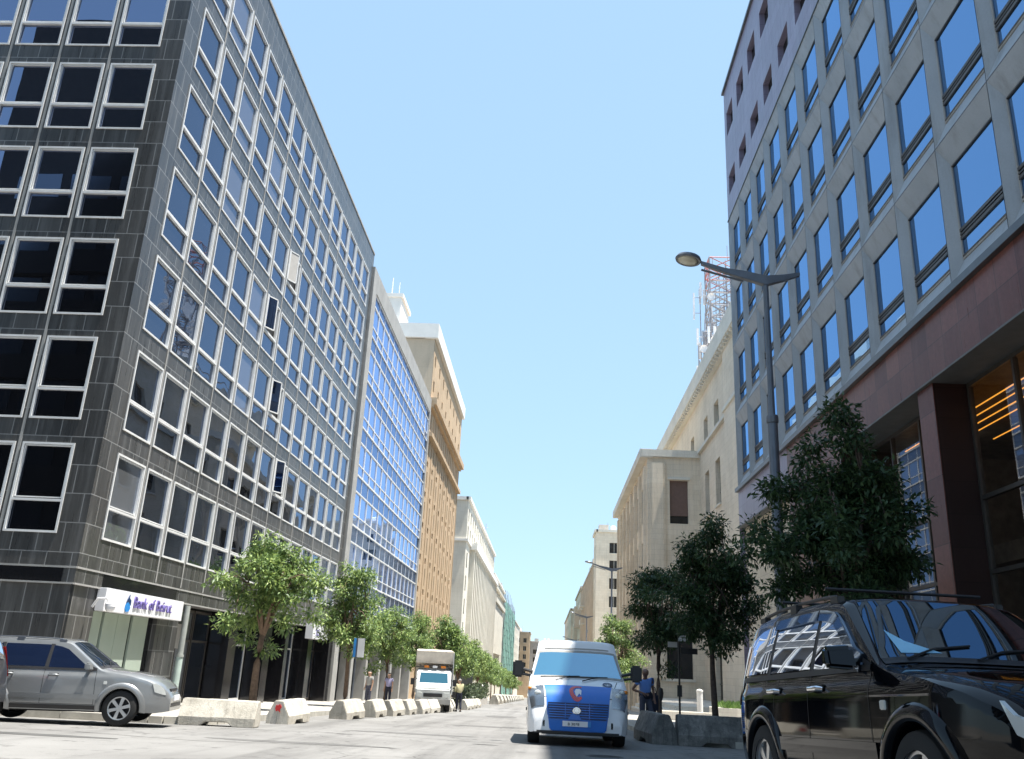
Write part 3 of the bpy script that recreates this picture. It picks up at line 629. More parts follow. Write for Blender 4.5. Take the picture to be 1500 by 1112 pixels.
# ---- further left -------------------------------------------------------------------------
def generic_block(name, label, x0, x1, y0, y1, zt, mat, side, nb, floors, z0=1.0, wh=1.7, ww=1.1, front=None, trim=None, cat='building', parapet=.5, pil=False):
    """limestone block: side=+1 faces east (left of street), -1 faces west; windows in real reveals"""
    yc = (y0+y1)/2; b = empty(name, ((x0+x1)/2, yc, GZ(yc)), label, cat)
    X = x1 if side > 0 else x0; s = Fac((X, y0, 0), (0, 1, 0), (side, 0, 0)); L = y1-y0; pit = L/nb
    fh = (zt-1.2-z0)/floors
    holes = [(pit*i+(pit-ww)/2, pit*i+(pit+ww)/2, z0+fh*k+.4, z0+fh*k+.4+wh) for i in range(nb) for k in range(floors)]
    mb = MB(); s.wall(mb, 0, L, -14, zt, holes, .35)
    gz = -14
    for P in ([(x0, y0), (x1, y0)], [(x0, y1), (x1, y1)], [((x0 if side > 0 else x1), y0), ((x0 if side > 0 else x1), y1)]):
        if P[0][1] == y0 and P[1][1] == y0 and front: continue
        mb.quad((*P[0], gz), (*P[1], gz), (*P[1], zt), (*P[0], zt))
    fh_ = []
    if front:
        fr = Fac((X, y0, 0), (-side, 0, 0), (0, -1, 0)); fh_ = [(a, a+w_, z, z+h_) for a, w_, z, h_ in front]; fr.wall(mb, 0, abs(x1-x0), gz, zt, fh_, .35)
    mb.quad((x0, y0, zt), (x1, y0, zt), (x1, y1, zt), (x0, y1, zt)); mb.build('wall', mat, b)
    mb = MB(); s.box(mb, -.25, L+.1, zt-parapet, zt+.02, -.3, .35); mb.box(x0, x1, y0-.25, y0+.2, zt-parapet+.01, zt+.015); mb.build('cornice', trim or mat, b)
    if pil:
        mb = MB()
        for i in range(nb+1): s.box(mb, max(0, pit*i-.3), min(L, pit*i+.3), -13, zt-parapet, -.1, .3)
        mb.build('pilasters', mat, b)
    off = wl(b); meshes = {}; holes.sort(key=lambda h: h[0]); st = MB()
    for i, h in enumerate(holes):
        if i < 100:
            o = meshes.get('a')
            if o is None: q = MB(); s.rect(q, 0, ww, 0, wh, -.3, 0, True); s.box(q, ww/2-.03, ww/2+.03, 0, wh, -.3, -.26, 1, True); s.box(q, 0, ww, wh*.6, wh*.6+.05, -.3, -.26, 1, True); o = meshes['a'] = q.mesh('window', [M['dark_win'], M['alu']])
            link('window', o, b, s.P(h[0], h[2])-off)
        else: s.rect(st, *h, -.3)
    if len(holes) > 100: tag(st.build('window', M['dark_win'], b), kind='stuff')
    for h in fh_:
        q = MB(); fr.rect(q, *h, -.3); fr.box(q, (h[0]+h[1])/2-.03, (h[0]+h[1])/2+.03, h[2], h[3], -.3, -.25, 1); fr.box(q, h[0], h[1], h[2]-.12, h[2]-.01, -.05, .1, 1); q.build('window', [M['dark_win'], M['cream2']], b)
    return b, s
# white block with colonnade
L4, s4 = generic_block('white_colonnade_building', 'pale limestone building with a long colonnade below two rows of attic windows', LX-14, LX, 130, 200, 24.4, M['cream2'], 1, 17, 2, 17.9, 1.9, 1.3, None, M['white'])
mb = MB(); s4.box(mb, 6.5, 70.3, 17.3, 18.3, -.2, 1.2); s4.box(mb, -.3, 6.5, 17.7, 18.05, -.2, .3); mb.box(LX-14, LX, 129.75, 130.2, 17.71, 18.04); mb.build('ledge', M['white'], L4)
mb = MB()
for i in range(19): s4.box(mb, 7.2+3.45*i, 8.3+3.45*i, -6, 17.3, -.1, .8)
mb.build('colonnade', M['cream2'], L4)
mb = MB()
for i in range(18): s4.box(mb, 8.6+3.45*i, 10.35+3.45*i, -3, 15.8, -.05, .02)
mb.build('tall_window_strip', M['tan_side'], L4)
mb = MB()
for k in range(5): s4.box(mb, 2.2, 3.3, .5+3.4*k, 2.7+3.4*k, -.05, .02)
mb.build('corner_window_strip', M['dark_win'], L4)
L5, s5 = generic_block('cream_setback_building', 'small cream limestone building with stepped cornices beyond the colonnade building', LX-12, LX, 201, 254, 20.4, M['cream2'], 1, 12, 5, 1, 1.9, 1.2, None, M['white'])
mb = MB(); s5.box(mb, .2, 45, 14.2, 15.2, -.2, .9); s5.box(mb, .2, 53, 17.6, 18.1, -.2, .6); mb.build('ledge', M['cream2'], L5)
mb = MB(); s5.box(mb, 3, 40, 3, 14, -.1, .5); mb.build('bay_front', M['cream2'], L5)
L7, _ = generic_block('far_cream_building', 'narrow sliver of cream building past the green scaffolding', LX-12, LX, 347, 414, 17.6, M['cream2'], 1, 12, 5, .5, 1.8, 1.2)
L8, _ = generic_block('far_ochre_building', 'ochre building closing the far end of the street', -24, -7.8, 420, 445, 16.3, M['tan'], 1, 5, 5, -2, 1.8, 1.2, [(1.5+3.0*i, 1.4, -3+3.6*k, 2.0) for i in range(5) for k in range(5)], M['tan_side'])
L9, _ = generic_block('far_grey_building', 'low grey building right of the ochre one at the far end of the street', -7.7, 14, 432, 455, 12.6, M['conc_grey'], -1, 5, 4, -4, 1.8, 1.2, [(1.5+3.4*i, 1.8, -4+3.6*k, 2.0) for i in range(6) for k in range(4)], M['conc'])
# scaffolded building under green debris netting
sb = empty('scaffolded_building', (LX-6, 300, GZ(300)), 'far building wrapped in scaffolding and green debris netting', 'building')
mb = MB(); mb.box(LX-12, LX-1.4, 258, 345, -12, 19.5); mb.build('wall', M['conc'], sb)
mb = MB(); sS = Fac((LX, 258, 0), (0, 1, 0), (1, 0, 0))
for i in range(30): sS.box(mb, 3*i, 3*i+.12, -10, 20+1.5*math.sin(i*1.7)+(1.4 if i % 4 == 0 else 0), .0, .12)
for k in range(15): sS.box(mb, 0, 87, -9+2*k, -8.9+2*k, .02, .1)
for i in range(5): mb.box(LX-2.5*i-.1, LX-2.5*i, 257, 257.12, -10, 20+(i % 2))
for k in range(15): mb.box(LX-11, LX, 257.02, 257.1, -9+2*k, -8.9+2*k)
mb.build('scaffold_poles', M['lattice'] if 'lattice' in M else M['steel_lattice'], sb)
def netmat():
    m = bpy.data.materials.new('green_netting'); m.use_nodes = True; nt = m.node_tree; b = nt.nodes['Principled BSDF']; out = nt.nodes['Material Output']
    v = coords(nt, (1, 1, 1), 'World'); nn = noise(nt, v, .5, 5, .7)
    nt.links.new(ramp(nt, nn, [(.3, (.16, .36, .30)), (.7, (.30, .52, .45))]), b.inputs['Base Color']); b.inputs['Roughness'].default_value = .9
    t = nt.nodes.new('ShaderNodeBsdfTransparent'); mx = nt.nodes.new('ShaderNodeMixShader'); nt.links.new(ramp(nt, nn, [(.35, .45), (.6, .9)]), mx.inputs[0])
    nt.links.new(t.outputs[0], mx.inputs[1]); nt.links.new(b.outputs[0], mx.inputs[2]); nt.links.new(mx.outputs[0], out.inputs[0]); return m
mb = MB()
for i in range(29):
    for k in range(14):
        if (i*7+k*3) % 11: j = .06*math.sin(i+k*2); sS.box(mb, 3*i+.05, 3*i+3, -9+2*k, -7+2*k, .14+j, .16+j)
mb.box(LX-11, LX, 256.9, 256.93, -9, 18.6); mb.build('debris_netting', netmat(), sb)

# ---- RIGHT 1: precast office block over red granite ground floor ---------------------------
def office_right():
    b = empty('precast_office_building', (RX+4, 20, GZ(20)), 'grey precast office block with blue windows above a polished red granite ground floor', 'building')
    YE = 43.85; Y0 = -6.0; pit = 2.715; n = 18; Z0 = 9.2; PH = 3.83; s = Fac((RX, YE, 0), (0, -1, 0), (-1, 0, 0)); D = 14
    W = n*pit; my, mt, mbt, dp = .24, .60, .62, .22
    mb = MB(); cells = []
    for i in range(n):
        for k in range(4):
            u0, z0 = pit*i, Z0+PH*k; u1, z1 = u0+pit, z0+PH; g = .012
            o = [(u0+g, z0+g), (u1-g, z0+g), (u1-g, z1-g), (u0+g, z1-g)]; q = [(u0+my, z0+mbt), (u1-my, z0+mbt), (u1-my, z1-mt), (u0+my, z1-mt)]
            for a in range(4):
                c = (a+1) % 4; mb.quad(s.P(*o[a]), s.P(*o[c]), s.P(*q[c], -dp-.03), s.P(*q[a], -dp-.03))
            s.box(mb, u0-g, u0+g, z0, z1, -.05, -.012, 1); s.box(mb, u0+g, u1-g, z0-g, z0+g, -.05, -.013, 1)
            cells.append((u0+my, z0+mbt))
    WP, HP = pit-2*my, PH-mt-mbt
    mb.build('precast_panels', [M['panel'], M['steel']], b)
    # mauve stone storeys above
    ZU = Z0+4*PH; holes = []; up = []
    for i in range(n):
        for k, z in enumerate((25.5, 29.7)): holes.append((pit*i+.55, pit*i+2.15, z+.35 if k == 0 else z, z+1.55)); up.append(holes[-1])
    holes = [(a, c, d, e) for a, c, d, e in holes]
    mb = MB(); s.wall(mb, 0, W, ZU, 33.0, holes, .3); 
    mb.quad((RX, YE, -3), (RX+D, YE, -3), (RX+D, YE, 33), (RX, YE, 33)); mb.quad((RX, YE-W, 9), (RX+D, YE-W, 9), (RX+D, YE-W, 33), (RX, YE-W, 33)); mb.quad((RX+D, YE, -3), (RX+D, YE-W, -3), (RX+D, YE-W, 33), (RX+D, YE, 33)); mb.quad((RX, YE, 33), (RX+D, YE, 33), (RX+D, YE-W, 33), (RX, YE-W, 33))
    mb.build('upper_wall', M['purple'], b)
    mb = MB(); s.box(mb, -.12, W, 33.0, 33.15, -.6, .12); s.box(mb, -.1, W, ZU-.05, ZU+.02, -.1, .03); mb.build('coping', M['steel'], b)
    mb = MB(); s.box(mb, -.15, W, 9.0, 9.19, -.5, .14); mb.build('steel_ledge', M['steel'], b)
    # windows
    m = MB(); fr = .045
    for a in ((0, fr, 0, HP), (WP-fr, WP, 0, HP), (fr, WP-fr, 0, .05), (fr, WP-fr, HP-fr, HP)): s.box(m, *a, -.05, .0, 0, True)
    for a in ((fr, WP-fr, .05, .09), (fr, WP-fr, .50, .58), (fr, WP-fr, .62, .66), (fr, WP-fr, .71, .79), (fr, WP-fr, HP-fr-.035, HP-fr)): s.box(m, *a, -.05, .012, 1, True)
    q = MB(); s.rect(q, fr, WP-fr, .05, .54, -.03, 0, True); s.rect(q, fr, WP-fr, .75, HP-fr, -.03, 0, True); s.rect(q, fr, WP-fr, .54, .75, -.04, 0, True)
    fm, pm = m.mesh('window', [M['conc_grey'], M['bronze']]), q.mesh('pane', M['pane_r1']); off = wl(b)
    m = MB(); w2, h2 = 1.6, 1.2; s.box(m, 0, w2, 0, .05, -.3, -.1, 0, True); s.box(m, w2/2-.03, w2/2+.03, 0, h2, -.3, -.22, 0, True); q = MB(); s.rect(q, 0, w2, 0, 1.6, -.27, 0, True)
    fm2, pm2 = m.mesh('window', M['bronze']), q.mesh('pane', M['dark_win'])
    lst = [(s.P(u, z, -dp), fm, pm) for u, z in cells]+[(s.P(h[0], h[2]), fm2, pm2) for h in up]
    lst = [t for t in lst if t[0].y > -2]; lst.sort(key=lambda t: t[0].length)
    lst = [t for t in lst if proj(t[0])[1] > -500 or t[1] is fm2]
    for p, a, c in lst[:100]: o = link('window', a, b, p-off); link('pane', c, o)
    rest = [t for t in [(s.P(u, z, -dp), fm, pm) for u, z in cells]+[(s.P(h[0], h[2]), fm2, pm2) for h in up] if t[0] not in [l[0] for l in lst[:100]]]
    r = MB()
    for p, a, c in rest:
        for k, me in enumerate((a, c)): r.add([v.co+p for v in me.vertices], [tuple(f_.vertices) for f_ in me.polygons], 0 if k == 0 else (1 if a is fm else 2))
    tag(r.build('window', [M['bronze'], M['pane_r1'], M['dark_win']], b), kind='stuff')
    # red granite beam and pillars; u = YE - y
    U = lambda y: YE-y
    mb = MB(); s.box(mb, U(34.6), W, 7.35, 8.99, -.9, 0)
    for ya, yb in ((21.05, 21.95), (28.2, 29.2), (13.6, 14.5), (6.4, 7.3), (-.8, .1)): s.box(mb, U(yb), U(ya), GZ(ya), 7.35, -.02, 0.0)
    s.box(mb, U(34.6), U(29.2), -3, 7.35, -.9, -.01)
    mb.build('granite_beam', M['redstone'], b)
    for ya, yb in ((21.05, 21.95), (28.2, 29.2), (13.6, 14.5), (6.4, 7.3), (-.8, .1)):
        mb = MB(); s.box(mb, U(yb)+.002, U(ya)-.002, GZ(ya), 7.345, -.95, -.02); mb.build('granite_pillar', M['redstone_shaded'], b)
    mb = MB(); s.box(mb, 0, U(34.6), 7.2, 8.99, -.9, 0); mb.build('end_band', M['purple'], b)
    mb = MB(); s.box(mb, 0, U(34.6), -3.5, 7.2, -1.2, -.25); mb.build('lower_wall', M['cream'], b)
    mb = MB(); s.box(mb, 0, U(34.6), 7.14, 7.2, -1.2, .1); s.box(mb, U(28.2), W, 7.30, 7.35, -3, .1); mb.build('soffit', M['soffit'], b)
    # dim room behind the glass with amber light strips
    X1 = RX+8
    mb = MB(); mb.quad((X1, -6, -3), (X1, 29, -3), (X1, 29, 8.5), (X1, -6, 8.5)); mb.quad((RX+.9, 28.6, -3), (X1, 28.6, -3), (X1, 28.6, 8.5), (RX+.9, 28.6, 8.5)); mb.quad((RX+.9, -5.9, 7.3), (X1, -5.9, 7.3), (X1, 28.6, 7.3), (RX+.9, 28.6, 7.3)); mb.quad((RX+.9, -5.9, GZ(-6)), (X1, -5.9, GZ(-6)), (X1, 28.6, GZ(28.6)), (RX+.9, 28.6, GZ(28.6)))
    mb.box(RX+4.6, X1, 14, 28.5, 3.8, 4.4); mb.build('interior', M['room'], b)
    for k, x in enumerate((10.75, 11.1, 11.45, 11.8, 12.6)):
        g = MB(); g.box(x, x+.03, 14.8, 24.5, 6.85, 6.87); g.build('light_strip', M['led'], b)
    for y0, y1 in ((23.5, 26.5),): g = MB(); g.box(10.9, 10.93, y0, y1, 6.9, 6.92); g.build('light_strip', M['led'], b)
    g = MB(); g.box(13.2, 13.3, 16.5, 20.5, 6.35, 6.6); g.build('light_strip', emit('orange_glow', (.8, .28, .05), .35), b)
    for p in ((13, 20.4, 5.5), (12.9, 19.3, 5.0), (14.3, 17.5, 6), (13.5, 23, 6.6), (15, 21, 6.7), (12.2, 25.5, 6.8), (14.8, 18.6, 6.7)): g = MB(); g.lathe([(0, 0), (.11, 0), (.11, .05), (0, .05)], p, 'z', 14); g.build('downlight', M['downlight'], b)
    g = MB(); g.hexa([(11.6, 20.2, 3.2), (11.6, 17.6, 3.2), (11.75, 17.6, 3.2), (11.75, 20.2, 3.2), (11.2, 19.3, 6.3), (11.2, 18.9, 6.3), (11.3, 18.9, 6.3), (11.3, 19.3, 6.3)]); g.build('hanging_drape', M['drape'], b)
    # shop glazing
    for ya, yb in ((21.95, 28.2), (14.5, 21.05), (7.3, 13.6), (.1, 6.4)):
        g = MB(); ua, ub = U(yb), U(ya); zb = GZ(ya)+.1; nn = 3 if yb-ya > 6.3 else 3
        for i in range(nn+1): a = ua+(ub-ua-.09)*i/nn; s.box(g, a, a+.09, zb, 7.3, -.96, -.84)
        for z in (zb, 2.6, 4.35, 7.2): s.box(g, ua+.09, ub-.09, z, z+.1, -.955, -.845)
        d = g.build('shop_window', M['bronze'], b); q = MB(); s.rect(q, ua+.05, ub-.05, zb, 7.25, -.9); q.build('pane', M['shop'], d)
    return b
office_right()

# ---- RIGHT 2: limestone palace and its projecting wing -------------------------------------
def palace():
    XW = 14.7; b = empty('limestone_palace', (XW+6, 85, GZ(85)), 'tall cream limestone building with a deep cornice behind the projecting wing', 'building')
    Y0, Y1, ZT = 60, 116, 27.4; s = Fac((XW, Y1, 0), (0, -1, 0), (-1, 0, 0)); U = lambda y: Y1-y; L = Y1-Y0
    ys = [(74.7, 76.9), (80.1, 82.2), (88, 90.1), (94, 96), (100, 102), (106, 108), (112, 114)]
    holes = []
    for a, c in ys:
        holes += [(U(c), U(a), 21.55, 23.85)]
        if a < 84: holes += [(U(c), U(a), 14.4, 18.5), (U(c), U(a), 8.0, 12.4), (U(c), U(a), 3.4, 6.2)]
    holes.append((U(79.4), U(76.4), -1.9, 2.6))
    mb = MB(); s.wall(mb, 0, L, -4, ZT, holes, .45)
    mb.quad((XW, Y0, -4), (XW+14, Y0, -4), (XW+14, Y0, ZT), (XW, Y0, ZT)); mb.quad((XW, Y0, ZT), (XW+14, Y0, ZT), (XW+14, Y1, ZT), (XW, Y1, ZT)); mb.build('wall', M['cream'], b)
    mb = MB(); s.box(mb, U(70.7), L-.01, -4, 26.6, -.1, .35); s.box(mb, U(71.6), U(70.9), -4, 26.6, -.1, .12); mb.build('corner_pilaster', M['cream'], b)
    mb = MB(); s.box(mb, -.2, L+.2, 27.3, 29.2, -.8, .55); s.box(mb, -.1, L+.1, 26.9, 27.3, -.5, .85); s.box(mb, -.1, L+.1, 26.6, 26.9, -.5, .45)
    for i in range(62): s.box(mb, .9*i, .9*i+.3, 26.62, 26.88, .45, .75)
    mb.build('cornice', M['cream2'], b)
    mb = MB(); s.box(mb, 0, U(70.8), 21.0, 21.3, -.1, .3); s.box(mb, U(70.7)-.1, L+.05, 21.3, 21.65, -.1, .5); mb.build('string_course', M['cream2'], b)
    mb = MB()
    for i in range(14): s.box(mb, .4+4*i, .48+4*i, 29.2, 30.3, -.2, -.12)
    s.box(mb, 0, L, 30.2, 30.28, -.2, -.12); mb.build('roof_rail', M['steel_lattice'], b)
    for h in holes:
        q = MB(); s.rect(q, *h, -.4); d = h[3]-h[2]
        s.box(q, (h[0]+h[1])/2-.04, (h[0]+h[1])/2+.04, h[2], h[3], -.4, -.34, 1); s.box(q, h[0], h[1], h[2]+d*.3, h[2]+d*.3+.08, -.4, -.35, 1); s.box(q, h[0]-.1, h[1]+.1, h[2]-.15, h[2]-.01, -.1, .16, 2); q.build('window', [M['dark_win'], M['bronze'], M['cream2']], b)
    # wing
    wv = empty('pilastered_wing', (12, 103, GZ(103)), 'lower cream limestone wing lined with tall pilasters, brown shutter on its end wall', 'building')
    Y0, Y1, ZT = 85, 121.6, 21.0; s = Fac((RX, Y1, 0), (0, -1, 0), (-1, 0, 0)); fr = Fac((RX, Y0, 0), (1, 0, 0), (0, -1, 0)); L = Y1-Y0
    pil = [i*4.75+1.7 for i in range(8)]; holes = []
    for a, c in zip(pil[:-1], pil[1:]):
        for z, h in ((.2, 3.2), (5.2, 2.7), (10.0, 2.7), (14.6, 3.6)): holes.append((a+1.15, c-.55, z, z+h))
    mb = MB(); s.wall(mb, 0, L, -5, ZT, holes, .5); fr.wall(mb, 0, 5.2, -5, ZT, [(2.2, 4.0, 14.1, 18.4), (1.45, 4.2, -.25, 4.6)], .45)
    mb.quad((RX, Y0, ZT), (RX+14, Y0, ZT), (RX+14, Y1, ZT), (RX, Y1, ZT)); mb.quad((RX, Y1, -5), (RX+14, Y1, -5), (RX+14, Y1, ZT), (RX, Y1, ZT)); mb.build('wall', M['cream'], wv)
    mb = MB()
    for a in pil: s.box(mb, a, a+.75, -5, 19.9, -.1, .2); s.box(mb, a+.1, a+.65, -5, 19.9, .2, .27)
    mb.build('pilasters', M['cream'], wv)
    mb = MB(); fr.box(mb, .25, 1.75, -.3, 20.1, -.1, .22); fr.box(mb, .45, 1.55, -.3, 20.1, .22, .32); mb.build('corner_pilaster', M['cream'], wv)
    mb = MB(); s.box(mb, -.1, L+.3, 20.6, 21.45, -.5, .75); fr.box(mb, -.6, 5.2, 20.7, 21.4, -.3, .35); fr.box(mb, 2.0, 4.2, 18.45, 18.7, -.1, .22); fr.box(mb, 1.2, 4.4, -.5, -.27, -.1, .2); mb.build('cornice', M['cream2'], wv)
    q = MB(); fr.rect(q, 2.2, 4.0, 14.9, 18.4, -.3); fr.rect(q, 2.2, 4.0, 14.1, 14.9, -.38, 1)
    for k in range(16): fr.box(q, 2.2, 4.0, 14.95+.21*k, 14.98+.21*k, -.3, -.285, 0)
    q.build('shutter_window', [M['shutter'], M['dark_win']], wv)
    q = MB(); fr.rect(q, 1.45, 4.2, -.25, 4.6, -.4); q.build('dark_opening', M['black'], wv)
    for h in holes:
        q = MB(); s.rect(q, *h, -.45); s.box(q, h[0], h[1], h[2]+.9, h[2]+.98, -.45, -.38, 1); q.build('window', [M['dark_win'], M['bronze']], wv)
palace()
tr = empty('stone_terrace', (11.5, 72, GZ(72)), 'raised pale stone terrace with steps in front of the limestone wing', 'terrace')
mb = MB(); mb.box(9.0, 14.6, 64, 84.9, -4, -1.95); mb.build('platform', M['cream2'], tr)
for k in range(3): mb = MB(); mb.box(9.0-.35*(k+1), 9.0-.35*k, 64-.35*(k+1), 84.9, -4, -2.05-.25*(k+1)); mb.box(9.0-.35*k, 14.6, 64-.35*(k+1), 64-.35*k, -4, -2.051-.25*(k+1)); mb.build('step', M['cream2'], tr)
R4, s4r = generic_block('plain_limestone_block', 'taller pale limestone block with stacked windows on its end wall beyond the wing', RX, RX+14, 178, 187, 27.7, M['cream'], -1, 2, 6, .5, 2.2, 1.2, [(2.7, 1.9, 1.7+3.55*k, 2.1) for k in range(7)], M['cream2'])
R5, s5r = generic_block('balconied_building', 'long warm stone building with balconies and pilasters far down the right side', RX, RX+12, 187.1, 250, 21.6, M['peach'], -1, 14, 5, 0, 2.2, 1.3, None, M['tan_side'], pil=True)
for k, (y0, y1, z) in enumerate(((225, 231, 15.5), (225, 231, 11.2), (236, 242, 15.5), (236, 242, 7))):
    mb = MB(); mb.box(RX-1.3, RX, y0, y1, z, z+.25); mb.box(RX-1.3, RX-1.2, y0, y1, z+.25, z+1.1); mb.build('balcony', M['cream2'], R5)
R6, _ = generic_block('stepped_stone_building', 'warm stone building with a higher corner past the balconied one', RX, RX+12, 251, 300, 22.8, M['peach'], -1, 11, 6, -1, 2, 1.2, None, M['tan_side'])
mb = MB(); mb.box(RX-1.6, RX, 262, 268, 12, 18); mb.box(RX-1.2, RX, 280, 288, 5, 14); mb.build('bay_window', M['peach'], R6)
R7, _ = generic_block('last_stone_building', 'farthest stone building visible on the right side above the van', RX-1.5, RX+12, 302, 400, 20, M['peach'], -1, 16, 5, -3, 2, 1.2, None, M['tan_side'])
def clutter(b, x0, x1, y0, y1, z, n, seed):
    R_ = random.Random(seed)
    for i in range(n):
        x, y = R_.uniform(x0, x1), R_.uniform(y0, y1); k = R_.choice(('tank', 'aerial', 'box', 'aerial')); q = MB()
        if k == 'tank': q.lathe([(.55, 0), (.6, .1), (.6, 1.3), (.4, 1.5), (0, 1.55)], (x, y, z)); q.build('water_tank', M['antenna'], b, smooth=40)
        elif k == 'box': q.box(x-1, x+1, y-1.2, y+1.2, z, z+1.6); q.build('roof_hut', M['conc'], b)
        else: h_ = R_.uniform(2, 4.5); q.tube([(x, y, z), (x, y, z+h_)], .05, 5); q.tube([(x-.5, y, z+h_*.8), (x+.5, y, z+h_*.8)], .03, 4); q.build('aerial', M['steel_lattice'], b)
clutter(L4, LX-3, LX-.8, 134, 198, 24.4, 8, 1); clutter(L5, LX-3, LX-.8, 203, 250, 20.4, 5, 2); clutter(R4, RX+1, RX+4, 179, 186, 27.7, 3, 3); clutter(R5, RX+.8, RX+2.5, 190, 248, 21.6, 7, 4); clutter(R6, RX+.8, RX+2.5, 253, 298, 22.8, 5, 5); clutter(L8, -22, -9, 422, 440, 16.3, 5, 6); clutter(L9, -6, 10, 434, 450, 12.6, 4, 7)
for b_, ys in ((R5, (196, 205, 214, 245)), (L5, (210, 222, 238))):
    for k, y in enumerate(ys):
        q = MB(); X = RX-.5 if b_ is R5 else LX; z = 4.5+3.9*(k % 3); q.box(X, X+.5, y-.45, y+.45, z, z+.6); q.build('air_conditioner', M['conc'], b_)
# unseen office behind the camera, added for dark reflections in the front panes
bb, _ = generic_block('unseen_office_behind', 'unseen dull office block added across the side street, mirrored in the dark front panes', -34, -10, -22, 1.5, 38, M['dull'], 1, 8, 8, 0, 1.9, 1.9)
mb = MB(); fb = Fac((-10, 1.5, 0), (-1, 0, 0), (0, 1, 0))
for k in range(8): fb.box(mb, .5, 23, 1.2+3.2*k, 2.6+3.2*k, 0, .35)
mb.build('balcony_bands', M['dull'], bb)
mb = MB()
for k in range(8):
    for i in range(7): fb.box(mb, .8+3.2*i, 3.4+3.2*i, 2.65+3.2*k, 4.3+3.2*k, 0, .03)
mb.build('window_band', M['dark_win'], bb)

# ---- antenna mast on the palace roof -------------------------------------------------------
def mast(name, label, cx, cy, z0, z1, w, reds, seed):
    R = random.Random(seed); b = empty(name, (cx, cy, z0), label, 'antenna mast')
    mb = MB(); h = z1-z0; c4 = [(-w, -w), (w, -w), (w, w), (-w, w)]; n = int(h/1.5)
    for x, y in c4: mb.tube([(x, y, 0), (x, y, h)], .09, 5, 0)
    for i in range(n):
        za, zb = h*i/n, h*(i+1)/n; red = 1 if (i/n >= reds) else 0
        for j in range(4):
            p, q = c4[j], c4[(j+1) % 4]; mb.tube([(*p, za), (*q, zb)], .06, 4, red); mb.tube([(*q, za), (*p, zb)], .06, 4, red); mb.tube([(*p, zb), (*q, zb)], .07, 4, red)
    mb.build('lattice', [M['steel_lattice'], M['steel_red']], b, world=False)
    for i in range(26):
        z = h*(.06+.9*R.random()); a = R.random()*6.28; r = w+.5+R.random()*.5; x, y = r*math.cos(a), r*math.sin(a)
        mb = MB(); mb.box(x-.13, x+.13, y-.08, y+.08, z-1, z+1); mb.tube([(x*.6, y*.6, z), (x, y, z)], .04, 5); mb.build('panel_antenna', M['antenna'], b, world=False)
    mb = MB()
    for i in range(7): x, y = R.uniform(-w*.5, w*.5), R.uniform(-w*.5, w*.5); mb.tube([(x, y, 0), (x, y, h*R.uniform(.7, 1))], .05, 5)
    for i in range(22):
        z = h*R.uniform(.05, .95); a = R.random()*6.28; x, y = (w+.7)*math.cos(a), (w+.7)*math.sin(a); mb.tube([(0, 0, z), (x, y, z+.1)], .035, 4); mb.tube([(x, y, z-.6), (x, y, z+.7)], .05, 5)
    mb.build('feed_lines', M['steel_lattice'], b, world=False)
    for i in range(5):
        z = h*(.2+.75*R.random()); x = R.choice((-1, 1))*(w+.4)*.8; y = -w-.4
        mb = MB(); mb.lathe([(0, .0), (.35, -.04), (.45, -.25), (.45, -.1), (.3, .1), (0, .15)], (x, y, z), 'y', 14); mb.build('dish', M['antenna'], b, world=False, smooth=40)
    mb = MB()
    for i in range(5): x, y = R.uniform(-w, w), R.uniform(-w, w); mb.tube([(x, y, h), (x, y, h+1+R.random()*1.6)], .035, 4)
    mb.build('whip_antenna', M['steel_lattice'], b, world=False)
mast('lattice_mast', 'tall red and white lattice mast crowded with antennas and dishes on the palace roof', 19.6, 96, 29.2, 47.9, 1.55, .80, 3)
mast('antenna_frame', 'thinner grey antenna frame left of the red and white mast', 17.3, 93, 29.2, 37.5, .35, 2, 5)
pb = empty('panel_antenna_pole', (16.9, 96, 29.2), 'white panel antenna held out on a bracket left of the mast', 'antenna')
mb = MB(); mb.tube([(.2, 0, 0), (.2, 0, 14.2)], .06, 6); mb.tube([(.2, 0, 12), (-.5, 0, 12)], .04, 5); mb.tube([(.2, 0, 14), (-.5, 0, 14)], .04, 5); mb.build('pole', M['steel_lattice'], pb, world=False)
mb = MB(); mb.box(-.65, -.45, -.1, .1, 11.2, 14.6); mb.build('antenna_panel', M['antenna'], pb, world=False)

